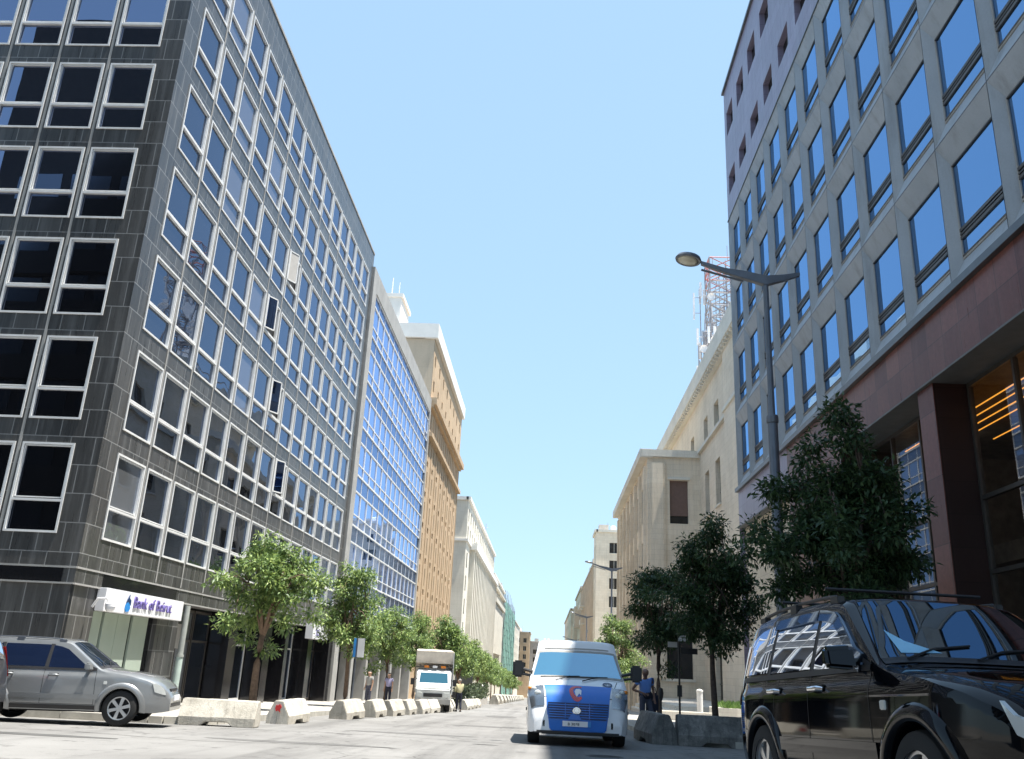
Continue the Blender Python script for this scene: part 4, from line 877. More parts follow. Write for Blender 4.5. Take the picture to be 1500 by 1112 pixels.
# ---- street lamps --------------------------------------------------------------------------
def lamp(x, y, label, first=None):
    zb = GZ(y)+.15
    if first:
        o = copy_tree(first); o.location = (x, y, zb); o['label'] = label; return o
    o = empty('street_lamp', (x, y, zb), label, 'street lamp', 'slate grey street lamps along the right pavement'); H = 12.0
    mb = MB(); mb.tube([(0, 0, 0), (0, 0, 3), (0, 0, 7.9), (0, 0, 8.0), (0, 0, H)], [.14, .135, .13, .085, .075], 16); mb.build('pole', M['pole'], o, world=False, smooth=40)
    mb = MB(); mb.lathe([(.15, 0), (.155, .05), (.155, .15), (.14, .2)], (0, 0, 7.85)); mb.lathe([(.24, 0), (.24, .5), (.16, .6)]); mb.build('collar', M['pole'], o, world=False, smooth=40)
    mb = MB(); A = []
    for t, z, h, wd in ((-.95, .15, .05, .05), (-.5, .02, .09, .07), (0, -.08, .14, .09), (.55, .07, .12, .08), (1.1, .20, .07, .07), (1.75, .42, .05, .06)): A.append((-t, z+H, h, wd))
    vs = []; fs = []
    for x_, z_, h, wd in A: vs += [(x_, -wd, z_-h), (x_, wd, z_-h), (x_, wd, z_+h), (x_, -wd, z_+h)]
    for i in range(len(A)-1): fs += [(4*i+k, 4*i+(k+1) % 4, 4*i+4+(k+1) % 4, 4*i+4+k) for k in range(4)]
    fs += [(0, 1, 2, 3), tuple(range(4*len(A)-4, 4*len(A)))]; mb.add(vs, fs); mb.tube([(-.6, 0, H-.1), (-1.75, 0, H+.22)], .035, 6); mb.build('arm', M['pole'], o, world=False, bevel=.008)
    hx, hz = -2.1, H+.52
    mb = MB(); T = Matrix.Translation((hx, 0, hz))@Matrix.Rotation(math.radians(10), 4, 'Y'); q = MB(); q.lathe([(.30, -.035), (.345, -.04), (.365, 0), (.33, .07), (.15, .12), (0, .13)], n=32)
    mb.add([T@Vector(v) for v in q.v], q.f); mb.build('lamp_head', M['pole'], o, world=False, smooth=50)
    q = MB(); q.lathe([(0, -.075), (.2, -.065), (.305, -.03)], n=32); mb = MB(); mb.add([T@Vector(v) for v in q.v], q.f); mb.build('lens', M['lamp_lens'], o, world=False, smooth='all')
    return o
l0 = lamp(5.72, 22, 'nearest street lamp, slate grey with round head, in front of the blue windowed office')
lamp(5.72, 80, 'second street lamp with thin arm in front of the pilastered wing', l0)
lamp(5.72, 130, 'third street lamp, small, in front of the balconied building', l0)
lamp(5.72, 185, 'farthest street lamp, its arm just above the van roof', l0)

# ---- trees ---------------------------------------------------------------------------------
def crown_mesh(name, seed, H, R, zc, rz, nclump, nleaf, lsize, mat, bark, trunk_r=.11, hfork=2.2, lean=0., clr=.36, squash=.75):
    r = np.random.default_rng(seed); pr = random.Random(seed)
    cl = []
    while len(cl) < nclump:
        p = r.uniform(-1, 1, 3); d = np.linalg.norm(p)
        if d > 1 or d < .25: continue
        lob = 1+.26*math.sin(3*math.atan2(p[1], p[0])+seed)+.15*math.sin(5*p[2]+seed*2)
        p = p*lob; tp_ = 1-.5*max(0, p[2]); cl.append((p[0]*R*tp_, p[1]*R*tp_, zc+p[2]*rz))
    cl = np.array(cl)
    # wood: trunk and limbs
    mb = MB(); tp = [(lean*t*.5+.05*math.sin(3*t+seed), .05*math.cos(2*t+seed), hfork*t) for t in (0, .2, .4, .6, .8, 1)]
    tp[0] = (0, 0, -.05); mb.tube(tp, [trunk_r*(1.25-.1*i) if i == 0 else trunk_r*(1.08-.07*i) for i in range(6)], 10)
    top = Vector(tp[-1])
    mains = []
    for k in range(6):
        a = k*1.05+seed; e = Vector((math.cos(a)*R*.5+lean, math.sin(a)*R*.5, zc+rz*(.1+.45*pr.random()))); md = top.lerp(e, .5)+Vector((0, 0, .2)); mb.tube([top-Vector((0, 0, .15)), md, e], [trunk_r*.55, trunk_r*.38, trunk_r*.15], 6); mains.append((md, e))
    for c in cl[::2]:
        c = Vector(c); m = min(mains, key=lambda t: (t[1]-c).length); mb.tube([m[0].lerp(m[1], .6), m[1].lerp(c, .5)+Vector((0, 0, .08)), c], [.022, .015, .006], 4, cap=False)
    trunk = mb.mesh('trunk', bark, smooth='all')
    # leaves in sprays
    per = nleaf//nclump; V = []; F = []
    cen = np.repeat(cl, per, 0); N = len(cen); g = r.normal(0, 1, (N, 3)); g /= np.linalg.norm(g, axis=1)[:, None]; rad = clr*r.uniform(.2, 1.25, (N, 1))
    pos = cen+g*rad*np.array([1.15, 1.15, squash])
    d = g*.8+r.normal(0, .6, (N, 3)); d[:, 2] -= .25; d /= np.linalg.norm(d, axis=1)[:, None]
    up = np.array([0, 0, 1.])+r.normal(0, .45, (N, 3)); sd = np.cross(d, up); sd /= np.linalg.norm(sd, axis=1)[:, None]+1e-9; nrm = np.cross(sd, d)
    L = lsize*r.uniform(.65, 1.25, (N, 1)); W = L*.19
    a = pos; b = pos+d*L*.45+sd*W+nrm*L*.05; c = pos+d*L-nrm*L*.12; e = pos+d*L*.45-sd*W+nrm*L*.05; m_ = pos+d*L*.5-nrm*L*.03
    vs = np.stack([a, b, c, e, m_], 1).reshape(-1, 3)
    idx = np.arange(N)*5; tri = np.stack([idx, idx+1, idx+4, idx+1, idx+2, idx+4, idx+2, idx+3, idx+4, idx+3, idx, idx+4], 1).reshape(-1, 3)
    me = bpy.data.meshes.new('crown'); me.vertices.add(len(vs)); me.vertices.foreach_set('co', vs.astype(np.float32).ravel())
    me.loops.add(tri.size); me.loops.foreach_set('vertex_index', tri.astype(np.int32).ravel()); me.polygons.add(len(tri)); me.polygons.foreach_set('loop_start', np.arange(0, tri.size, 3, dtype=np.int32)); me.polygons.foreach_set('loop_total', np.full(len(tri), 3, dtype=np.int32))
    me.materials.append(mat); me.update(calc_edges=True); me.validate(); return trunk, me
def tree(meshes, x, y, label, group, rz=0, s=1, sz=1, dz=.15):
    o = empty('street_tree', (x, y, GZ(y)+dz), label, 'tree', group, rz); o.scale = (s, s, s*sz)
    link('trunk', meshes[0], o); link('crown', meshes[1], o); return o
gl_ = 'street trees along the left pavement'; gr_ = 'street trees along the right pavement'
tA = crown_mesh('a', 3, 5.8, 1.72, 3.75, 1.62, 62, 11500, .17, M['leaf'], M['bark'], .12, 2.3, .1, .34)
tB = crown_mesh('b', 8, 6.5, 1.5, 4.0, 1.95, 66, 12000, .17, M['leaf'], M['bark'], .10, 2.3, 0, .34)
tC = crown_mesh('c', 21, 6, 1.9, 3.9, 1.7, 55, 6500, .25, M['leaf'], M['bark'], .11, 2.2, 0, .4)
tD = crown_mesh('d', 14, 7.5, 1.75, 4.85, 2.05, 105, 24000, .165, M['leaf_shaded'], M['bark_shaded'], .10, 2.6, 0, .34)
tE = crown_mesh('e', 33, 7, 1.5, 4.45, 2.0, 90, 17000, .16, M['leaf_shaded'], M['bark_shaded'], .10, 2.5, 0, .34)
tF = crown_mesh('f', 41, 6, 1.25, 4.2, 1.75, 65, 11000, .16, M['leaf_shaded'], M['bark_shaded'], .09, 2.5, 0, .34)
tree(tA, -9.6, 30, 'nearest left street tree, round sunlit crown between the bank sign and the second tree', gl_, .3, 1.05)
tree(tB, -9.0, 41, 'second left street tree with narrow pointed crown in front of the white projecting sign', gl_, 1.1, 1.05)
tree(tA, -9.0, 51.5, 'third left street tree, its leaves hiding a teal sign', gl_, 2.2, .98, 1.0)
tree(tB, -8.9, 62, 'fourth left street tree rising behind the cream box truck', gl_, 3.0, 1.0)
lab = ['fifth left street tree, just right of the box truck roof', 'sixth left street tree, above the man with the shoulder bag', 'seventh left street tree, behind the start of the hedge', 'eighth left street tree, above the dark street panel', 'ninth left street tree, below the colonnade building', 'tenth left street tree, small with the colonnade behind', 'eleventh left street tree, small, near the end of the colonnade', 'twelfth left street tree, small, below the stepped cream building', 'thirteenth left street tree, tiny, before the green netting', 'fourteenth left street tree, tiny, below the green netting', 'fifteenth left street tree, tiny, near the ochre end building', 'last left street tree, nearest the white van mirror']
for i, l in enumerate(lab):
    y = 74+11.5*i+(i > 7)*(i-7)*9; tree(tC, -8.3+random.uniform(-.25, .25), y, l, gl_, i*1.3, random.uniform(.92, 1.08)*(1.0 if i else 1.1), random.uniform(.92, 1.08))
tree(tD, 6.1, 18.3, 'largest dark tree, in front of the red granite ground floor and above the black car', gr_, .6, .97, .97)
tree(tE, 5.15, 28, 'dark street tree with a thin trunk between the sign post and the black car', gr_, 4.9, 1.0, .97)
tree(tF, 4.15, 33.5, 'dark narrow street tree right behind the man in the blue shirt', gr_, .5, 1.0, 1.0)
tree(tB, 4.4, 57, 'sunlit green tree behind the van, beyond the dark ones', gr_, 1.5, .98)
for i, l in enumerate(('small sunlit tree in front of the third street lamp', 'tiny sunlit tree farther along the right kerb')): tree(tC, 6.6, 100+45*i, l, gr_, i+.4, .95)

# hedge on the left pavement
def tuft(name, x0, x1, y0, y1, h, n, size, mat, base, upright=False, seed=5):
    r = np.random.default_rng(seed); P = np.stack([r.uniform(x0, x1, n), r.uniform(y0, y1, n), r.uniform(0, 1, n)**.7*h*(1 if not upright else .05)], 1); P[:, 2] += base
    d = r.normal(0, .6, (n, 3)); d[:, 2] = abs(d[:, 2])+(.8 if upright else .1); d /= np.linalg.norm(d, axis=1)[:, None]; s_ = np.cross(d, r.normal(0, 1, (n, 3))); s_ /= np.linalg.norm(s_, axis=1)[:, None]
    L = size*r.uniform(.6, 1.3, (n, 1)); W = L*(.07 if upright else .25); vs = np.stack([P, P+d*L*.5+s_*W, P+d*L, P+d*L*.5-s_*W], 1).reshape(-1, 3)
    me = bpy.data.meshes.new(name); me.from_pydata(vs.tolist(), [], [(4*i, 4*i+1, 4*i+2, 4*i+3) for i in range(n)]); me.materials.append(mat); return me
h = empty('hedge', (-6.6, 84, GZ(84)), 'low grey green hedge in a trough beside the road beyond the parked truck', 'hedge')
mb = MB(); mb.box(-.7, .7, -11, 11, -.6, .45); mb.build('trough', M['conc'], h, world=False); link('foliage', tuft('foliage', -.75, .75, -11, 11, 1.2, 5000, .3, M['plant'], .35), h)

# ---- concrete barriers ---------------------------------------------------------------------
def barrier_mesh(L=1.95, H=.60, w0=.30, wt=.11, zs=.22, seed=0, mat='barrier', notch=True):
    mb = MB(); R = random.Random(seed); a, t = .26, .10
    prof = lambda z0: [(-w0, z0), (w0, z0), (w0, zs), (wt, H), (-wt, H), (-w0, zs)]
    n = L/2; segs = [(-n, -a-.12, 0, 0), (-a-.12, -a, 0, t), (-a, a, t, t), (a, a+.12, t, 0), (a+.12, n, 0, 0)]
    vs = []; xs = [-n, -a-.12, -a, a, a+.12, n]; zb = [0, 0, t, t, 0, 0]
    for x, z in zip(xs, zb): vs += [(x, p, q) for p, q in prof(z)]
    fs = [(6*i+k, 6*i+(k+1) % 6, 6*i+6+(k+1) % 6, 6*i+6+k) for i in range(5) for k in range(6)]+[(0, 1, 2, 3, 4, 5), (30, 31, 32, 33, 34, 35)]
    mb.add(vs, fs); me = mb.mesh('concrete_barrier', M[mat], clean=True, bevel=.018)
    for v in me.vertices: v.co += Vector((R.uniform(-1, 1), R.uniform(-1, 1), R.uniform(-1, 1)))*.005
    return me
bm_ = [barrier_mesh(seed=i) for i in range(3)]; bl = barrier_mesh(1.75, .58, .3, .13, .2, 7); bdk = barrier_mesh(2.2, .74, .33, .13, .26, 4, 'barrier_dark'); bdk2 = barrier_mesh(1.9, .74, .33, .13, .26, 5, 'barrier_dark')
def barrier(me, x, y, rz, label, group='pale concrete barriers along the left kerb', sc_=1):
    o = link('concrete_barrier', me); o.location = (x, y, GZ(y)); o.rotation_euler = (math.atan(-SL)*0, 0, rz); o.scale = (sc_,)*3; return tag(o, label, 'barrier', group)
barrier(bl, -7.55, 21.35, math.radians(4), 'pale concrete barrier set crosswise beside the nose of the grey car')
rs = empty; 
b2 = barrier(bm_[0], -6.92, 24.9, math.radians(88), 'cleanest concrete barrier with a red paint splash on its corner')
me = MB(); me.prism([(y+.0, z+.42) for y, z in ((-.09, .02), (-.05, -.04), (-.06, -.11), (0, -.06), (.05, -.09), (.08, -.01), (.06, .07), (.01, .06), (-.04, .10))], -.990, -.968, 'x'); rsplash = me.build('paint_splash', M['redpaint'], b2, world=False)
def solve_y(px, xf):
    lo, hi = 15, 140
    for _ in range(40):
        m = (lo+hi)/2
        if proj((xf(m), m, GZ(m)))[0] < px: lo = m
        else: hi = m
    return lo
xf = lambda y: -6.95+(y-24)*.068
labs = ['concrete barrier directly behind the red splashed one', 'stained concrete barrier, third in the kerb row', 'concrete barrier with dark patch, fourth in the kerb row', 'concrete barrier between the second and third trees, fifth in the row', 'concrete barrier, sixth in the row, left of the truck', 'concrete barrier in front of the truck bumper, seventh in the row', 'concrete barrier under the middle of the truck, eighth in the row', 'last concrete barrier before the truck wheel, ninth in the row']
for i, (px, l) in enumerate(zip((484, 525, 553, 579, 599, 616, 632, 645), labs)):
    y = solve_y(px, lambda t: xf(t)-.3)+.95; barrier(bm_[(i+1) % 3], xf(y)+random.uniform(-.05, .05), y, math.radians(86+random.uniform(-3, 3)), l)
for i, (y, l) in enumerate(((57, 'pale barrier just right of the man with the shoulder bag'), (60.5, 'second barrier right of the man with the shoulder bag'), (64, 'third barrier beyond the man with the shoulder bag'), (68, 'barrier touching the start of the hedge'))): barrier(bm_[i % 3], -4.95-(y-57)*.01, y, math.radians(88), l)
for i in range(14):
    y = 96+9*i; barrier(bm_[i % 3], -5.2, y, math.radians(90), ['far pale barrier just past the hedge', 'far barrier, second past the hedge', 'far barrier, third past the hedge', 'far barrier, fourth past the hedge', 'far barrier, fifth past the hedge', 'far barrier, sixth past the hedge', 'far barrier, seventh past the hedge', 'far barrier, eighth past the hedge', 'far barrier, ninth past the hedge', 'far barrier, tenth past the hedge', 'far barrier, eleventh past the hedge', 'far barrier, twelfth past the hedge', 'far barrier, thirteenth past the hedge', 'farthest barrier, last one past the hedge'][i], 'far barriers along the left kerb', 1.6)
gd = 'blackened concrete barriers beside the van'
barrier(bdk, 2.95, 24.85, math.radians(97), 'blackened barrier with its end face towards the camera, beside the van wheel', gd)
barrier(bdk2, 4.35, 23.95, math.radians(0), 'blackened barrier lying crosswise between the van and the black car', gd)

# ---- small street things on the right --------------------------------------------------------
def signpost():
    o = empty('sign_post', (4.3, 29.5, GZ(29.5)+.15), 'dark sign post with two small blank plates beside the tree trunk', 'sign post')
    mb = MB(); mb.tube([(0, 0, 0), (0, 0, 3.0)], .032, 8); mb.build('post', M['plastic'], o, world=False)
    mb = MB(); mb.box(-.36, -.06, -.03, 0, 2.55, 2.72); mb.build('plate', M['conc'], o, world=False); mb = MB(); mb.box(-.02, .3, -.03, 0, 2.75, 2.93); mb.build('plate', M['sign_white'], o, world=False); mb = MB(); mb.box(.05, .6, .01, .04, 2.36, 2.54); mb.build('plate', M['plastic'], o, world=False)
    mb = MB(); mb.box(-.07, .07, -.07, .07, 1.05, 1.4); mb.build('junction_box', M['plastic'], o, world=False, smooth=40)
    o = empty('parking_meter', (3.95, 31.5, GZ(31.5)+.15), 'short dark bollard with a round head left of the sign post', 'bollard')
    mb = MB(); mb.lathe([(.05, 0), (.04, .9), (.08, 1.0), (.10, 1.15), (.07, 1.3), (0, 1.33)]); mb.build('body', M['plastic'], o, world=False, smooth=40)
    o = empty('barrier_gate', (9.2, 55, GZ(55)+.15), 'white post with a horizontal bar beside the planter', 'gate')
    mb = MB(); mb.tube([(0, 0, 0), (0, 0, 1.55)], .18, 12); mb.lathe([(.2, 1.55), (.2, 1.65), (0, 1.72)]); mb.build('post', M['white'], o, world=False, smooth=40)
    mb = MB(); mb.box(-2.6, -.1, -.04, .04, .88, .98); mb.box(-2.6, -.1, -.04, .04, .4, .45); mb.build('bar', M['white'], o, world=False)
    o = empty('stone_planter', (11.9, 53, GZ(53)+.15), 'low stone planter full of bright grass behind the barriers', 'planter')
    mb = MB(); mb.prism(arc(-1.2, 0, 1.3, 90, 270, 10)+[(2.8, -1.3), (2.8, 1.3)], 0, .75); mb.build('box', M['cream2'], o, world=False); link('grass', tuft('grass', -1.9, 2.7, -1.1, 1.1, .3, 3500, .38, M['grass'], .7, True), o)
    o = empty('low_stone_wall', (7.2, 50, GZ(50)+.15), 'low pale kerb wall left of the planter', 'wall'); mb = MB(); mb.box(-1.2, 2.2, -.3, .3, 0, .45); mb.build('wall', M['cream2'], o, world=False, bevel=.03)
    o = empty('blue_sign_post', (-8.35, 39.6, GZ(40)+.15), 'slim post with a narrow white and blue sign by the second left tree', 'sign post')
    mb = MB(); mb.tube([(0, 0, 0), (0, 0, 2.9)], .035, 8); mb.build('post', M['pole'], o, world=False); mb = MB(); mb.box(.04, .34, -.02, .02, 2.1, 2.9); mb.build('plate', M['sign_white'], o, world=False); mb = MB(); mb.box(-.14, .03, -.02, .02, 2.1, 2.9); mb.build('plate', M['sign_blue'], o, world=False)
    o = empty('manhole_cover', (1.15, 17.6, GZ(17.6)+.006), 'round iron manhole cover in the shaded road before the van', 'manhole cover')
    mb = MB(); mb.lathe([(0, 0), (.3, 0), (.33, .004), (.36, 0)], n=28); q = mb.build('cover', plain('cast_iron', (.07, .068, .065), .7), o, world=False); q.rotation_euler.x = -math.atan(SL)
    o = empty('street_panel', (-8.2, 92, GZ(92)+.15), 'dark free standing street panel under the far left trees', 'panel'); mb = MB(); mb.box(-.9, .9, -.1, .1, .6, 3.2); mb.box(-.1, .1, -.08, .08, 0, .6); mb.build('panel', M['steel'], o, world=False)
signpost()

# ---- vehicles --------------------------------------------------------------------------------
def interp(pts, x):
    if x <= pts[0][0]: return pts[0][1]
    for (a, fa), (b_, fb) in zip(pts[:-1], pts[1:]):
        if x <= b_: return fa+(fb-fa)*(x-a)/(b_-a)
    return pts[-1][1]
def smooth_curve(pts, k=.05):
    return lambda x: (interp(pts, x-2*k)+2*interp(pts, x-k)+3*interp(pts, x)+2*interp(pts, x+k)+interp(pts, x+2*k))/9
class Shell:
    """vehicle body as a surface: ztop(x) profile, width(x), side taper t(z)"""
    def __init__(s, top, wid, tz, zb, levels, xr, xf, crown=.1, pw=2.6, crownf=None):
        s.top = smooth_curve(top, .03); s.wid = smooth_curve(wid, .03); s.tz = smooth_curve(tz, .02); s.zb = zb; s.levels = levels; s.xr, s.xf = xr, xf; s.cr = crown; s.pw = pw; s.crf = crownf
    def crown(s, x): return s.crf(x) if s.crf else s.cr
    def side(s, x, z): return s.wid(x)*s.tz(z)
    def topz(s, x, y):
        zt = s.top(x); r = s.crown(x); ze = zt-r; ye = s.side(x, ze); t = min(1, abs(y)/ye); return ze+r*(1-t**s.pw)**(1/s.pw)
    def section(s, x):
        zt = s.top(x); r = s.crown(x); ze = max(zt-r, s.zb(x)+.02); pts = []
        for z in s.levels: zz = min(max(z, s.zb(x)), ze); pts.append((s.side(x, zz), zz))
        ye = s.side(x, ze); pts.append((ye, ze))
        for k in range(1, 8):
            a = k/7*math.pi/2; cy = ye*abs(math.cos(a))**(2/s.pw); cz = ze+r*abs(math.sin(a))**(2/s.pw); pts.append((cy, cz))
        return pts
    def body(s, mb, arches, n=110, floor=True):
        xs = [s.xr+(s.xf-s.xr)*i/n for i in range(n+1)]; secs = [s.section(x) for x in xs]; m = len(secs[0])
        for sg in (1, -1):
            vs = []; R = {}
            for i, x in enumerate(xs):
                for y, z in secs[i]:
                    px, pz = x, z
                    for ax, ar, az in arches:       # pull the vertices near an arch onto its circle
                        if y > .4:
                            d = math.hypot(px-ax, pz-az)
                            if abs(d-ar) < .035 and pz > s.zb(x)-.01: k = ar/d; px, pz = ax+(px-ax)*k, az+(pz-az)*k
                    vs.append((px, y*sg, pz))
            fs = []
            for i in range(n):
                for j in range(m-1):
                    q = (i*m+j, i*m+j+1, (i+1)*m+j+1, (i+1)*m+j); c = [sum(vs[t][k] for t in q)/4 for k in (0, 1, 2)]
                    if abs(c[1]) > .4 and any(math.hypot(c[0]-ax, c[2]-az) < ar-.004 for ax, ar, az in arches): continue
                    fs.append(q if sg > 0 else q[::-1])
            mb.add(vs, fs)
        for x, sec in ((xs[0], secs[0]), (xs[-1], secs[-1])):
            mb.add([(x, y, z) for y, z in sec]+[(x, -y, z) for y, z in sec[::-1]], [tuple(range(2*m))])
    def patch(s, mb, poly, off=.004, sg=-1, n=10, m=5, mi=0, thick=0):
        """side patch; poly = [(x0,z0),(x1,z1) along the bottom],[top pts] given as two polylines of equal length"""
        bot, top = poly; vs = []
        for i in range(n+1):
            u = i/n
            def at(pl):
                t = u*(len(pl)-1); k = min(int(t), len(pl)-2); f_ = t-k; return (pl[k][0]+(pl[k+1][0]-pl[k][0])*f_, pl[k][1]+(pl[k+1][1]-pl[k][1])*f_)
            b_, t_ = at(bot), at(top)
            for j in range(m+1):
                v = j/m; x = b_[0]+(t_[0]-b_[0])*v; z = b_[1]+(t_[1]-b_[1])*v; vs.append((x, sg*(s.side(x, z)+off), z))
        mb.add(vs, [(i*(m+1)+j, i*(m+1)+j+1, (i+1)*(m+1)+j+1, (i+1)*(m+1)+j) for i in range(n) for j in range(m)], mi)
        if thick:
            k = len(vs); rim = [i*(m+1) for i in range(n+1)]+[n*(m+1)+j for j in range(1, m+1)]+[i*(m+1)+m for i in range(n-1, -1, -1)]+[j for j in range(m-1, 0, -1)]
            a = [vs[t] for t in rim]; b2_ = [(x, y-sg*thick, z) for x, y, z in a]; L = len(rim); mb.add(a+b2_, [(i, (i+1) % L, L+(i+1) % L, L+i) for i in range(L)], mi)
    def toppatch(s, mb, x0, x1, fr, off=.004, n=12, m=16, mi=0, fr1=None):
        fr1 = fr if fr1 is None else fr1; vs = []
        for i in range(n+1):
            x = x0+(x1-x0)*i/n; ye = s.side(x, s.top(x)-s.crown(x)); ff = fr+(fr1-fr)*i/n
            dz = s.top(x+.01)-s.top(x-.01); nl = math.hypot(dz, .02); nx, nz = -dz/nl, .02/nl
            for j in range(m+1):
                y = ye*ff*(2*j/m-1); vs.append((x+nx*off, y, s.topz(x, y)+nz*off))
        mb.add(vs, [(i*(m+1)+j, i*(m+1)+j+1, (i+1)*(m+1)+j+1, (i+1)*(m+1)+j) for i in range(n) for j in range(m)], mi)
def wheel(parent, x, y, z, r=.35, w=.22, sg=-1, spokes=6):
    o = link('wheel', None, parent, (x, y, z)) if False else None
    t = MB(); h = w/2; t.lathe([(r*.66, -h), (r*.90, -h), (r*.97, -h*.85), (r, -h*.55), (r, h*.55), (r*.97, h*.85), (r*.90, h), (r*.66, h)], (0, 0, 0), 'y', 40, cap=False)
    me = t.mesh('wheel', M['tyre'], smooth=35); o = link('wheel', me, parent, (x, y, z))
    q = MB(); ys = sg*h*.8
    q.lathe([(r*.68, -h*.9), (r*.68, h*.9)], (0, 0, 0), 'y', 40, cap=False); q.lathe([(r*.66, ys*1.02), (r*.60, ys), (r*.58, ys*.6), (r*.60, 0)], (0, 0, 0), 'y', 40, cap=False); q.lathe([(0, ys*.95), (r*.16, ys*.95), (r*.19, ys*.75), (r*.19, 0)], (0, 0, 0), 'y', 20)
    for k in range(spokes):
        a = 2*math.pi*k/spokes+.26; c, s_ = math.cos(a), math.sin(a); P = lambda rad, off, yy: (c*rad-s_*off, yy, s_*rad+c*off)
        q.hexa([P(r*.12, -r*.09, ys*.55), P(r*.12, r*.09, ys*.55), P(r*.12, r*.08, ys*.92), P(r*.12, -r*.08, ys*.92), P(r*.64, -r*.115, ys*.5), P(r*.64, r*.115, ys*.5), P(r*.64, r*.10, ys*.93), P(r*.64, -r*.10, ys*.93)])
    link('rim', q.mesh('rim', M['rim'], smooth=35), o)
    q = MB(); q.lathe([(0, ys*.2), (r*.66, ys*.2)], (0, 0, 0), 'y', 32); link('brake_disc', q.mesh('brake_disc', M['plastic']), o)
    return o
def suv(loc, yaw, pitch, label, paint_, glass_, group=None, deflect=False, chrome=False, hs=0):
    root = empty('parked_car', loc, label, 'car', group); root.rotation_mode = 'XYZ'; root.rotation_euler = (0, -pitch, yaw)
    top = [(-.96, .62), (-.92, .80), (-.88, 1.02), (-.80, 1.30), (-.66, 1.58), (-.50, 1.655), (0, 1.69), (.6, 1.70), (1.15, 1.685), (1.42, 1.64), (1.75, 1.40), (2.13, 1.125), (2.3, 1.09), (2.75, 1.05), (3.1, .98), (3.3, .90), (3.42, .80), (3.52, .66), (3.56, .56)]
    wid = [(-.96, .70), (-.9, .76), (-.75, .82), (-.5, .865), (0, .882), (2.4, .882), (2.9, .87), (3.2, .80), (3.4, .70), (3.56, .55)]
    tz = [(.2, .90), (.30, .94), (.42, .985), (.6, 1.0), (.75, 1.0), (.90, .997), (.95, .990), (1.0, .955), (1.06, .945), (1.12, .93), (1.35, .86), (1.62, .765), (1.8, .70)]
    zb = lambda x: interp([(-.96, .40), (-.6, .30), (-.4, .28), (2.9, .28), (3.3, .26), (3.56, .30)], x)
    lev = [.2+.03*i for i in range(51)]
    S = Shell(top, wid, tz, zb, lev, -.96, 3.56, pw=2.8, crownf=smooth_curve([(-.96, .12), (-.7, .10), (0, .09), (1.4, .10), (2.1, .06), (2.6, .10), (3.2, .14), (3.56, .14)]))
    mb = MB(); S.body(mb, [(0, .385, .345), (2.625, .385, .345)], 150); body = mb.build('body', paint_, root, world=False, clean=True, smooth=28)
    mb = MB(); mb.box(-.80, 3.2, -.60, .60, .24, .62); mb.box(-.6, 2.6, -.60, .60, .62, .90); mb.build('underbody', M['black'], root, world=False)
    for sg in (-1, 1):
        for ax in (0, 2.625):
            mb = MB(); P = lambda r_, a, o: (ax+r_*math.cos(a), sg*(S.side(ax+r_*math.cos(a), .345+r_*math.sin(a))+o), .345+r_*math.sin(a))
            aa = [math.radians(a) for a in range(-10, 191, 8)]; L_ = []
            prof = ((.385, -.12), (.385, .018), (.40, .032), (.44, .034), (.475, .022), (.50, .002), (.505, -.01))
            vs = [P(r_, a, o) for a in aa for r_, o in prof]; k = len(prof)
            mb.add(vs, [(i*k+j, i*k+j+1, (i+1)*k+j+1, (i+1)*k+j) for i in range(len(aa)-1) for j in range(k-1)])
            W_ = [(ax+.405*math.cos(a), .345+.405*math.sin(a)) for a in aa]; m_ = len(W_); mb.add([(x, sg*.58, z) for x, z in W_]+[(x, sg*.80, z) for x, z in W_], [(i, i+1, m_+i+1, m_+i) for i in range(m_-1)], 1)
            mb.build('wheel_arch_flare', [paint_, M['black']], root, world=False, smooth='all')
    for sg in (-1, 1):
        for ax in (0, 2.625): wheel(root, ax, sg*.775, .345, .345, .22, sg)
    # glazing
    tz1 = lambda x: min(1.545, S.top(x)-.145)
    xs_f = [1.13+.10*i for i in range(10)]; zb_ = 1.10
    for sg in (-1, 1):
        q = MB(); xs_ = [1.10, 1.25, 1.40, 1.55, 1.70, 1.85, 1.96]; S.patch(q, ([(x, zb_) for x in xs_], [(x-.0, max(zb_+.01, tz1(x+.06))) for x in xs_]), .010, sg, 12, 5); q.build('front_side_window', glass_, root, world=False, smooth='all')
        q = MB(); xs_ = [.14, .3, .6, .9, 1.02]; S.patch(q, ([(x, zb_+.01) for x in xs_], [(x+.02, tz1(x)) for x in xs_]), .010, sg, 10, 5); q.build('rear_side_window', glass_, root, world=False, smooth='all')
        q = MB(); xs_ = [-.62, -.4, -.2, .06]; S.patch(q, ([(x, zb_+.02) for x in xs_], [(x+(.1 if x < -.3 else .04), tz1(x)-.01) for x in xs_]), .010, sg, 8, 5); q.build('quarter_window', glass_, root, world=False, smooth='all')
        q = MB()
        for a, c in ((1.02, 1.10), (.06, .14)): S.patch(q, ([(a, zb_-.03), (c, zb_-.03)], [(a+.01, 1.56), (c+.01, 1.56)]), .007, sg, 2, 6)
        S.patch(q, ([(-.64, zb_-.045), (2.06, zb_-.045)], [(-.64, zb_), (2.06, zb_)]), .009, sg, 24, 1)
        S.patch(q, ([(1.80, zb_), (2.08, zb_)], [(1.80, tz1(1.86)), (1.94, tz1(1.90))]), .0085, sg, 4, 4)
        q.build('window_trim', M['plastic'], root, world=False, smooth='all')
        q = MB(); S.patch(q, ([(-.3, .50), (.05, .50)], [(-.3, .50), (.05, .50)]), 0, sg, 1, 1) if False else None
        S.patch(q, ([(.46, .50), (2.16, .50)], [(.46, .60), (2.16, .60)]), .022, sg, 16, 2, 0, .03); S.patch(q, ([(.43, .30), (2.2, .30)], [(.43, .38), (2.2, .38)]), .012, sg, 16, 2, 1, .03)
        q.build('side_moulding', [paint_, M['plastic']], root, world=False)
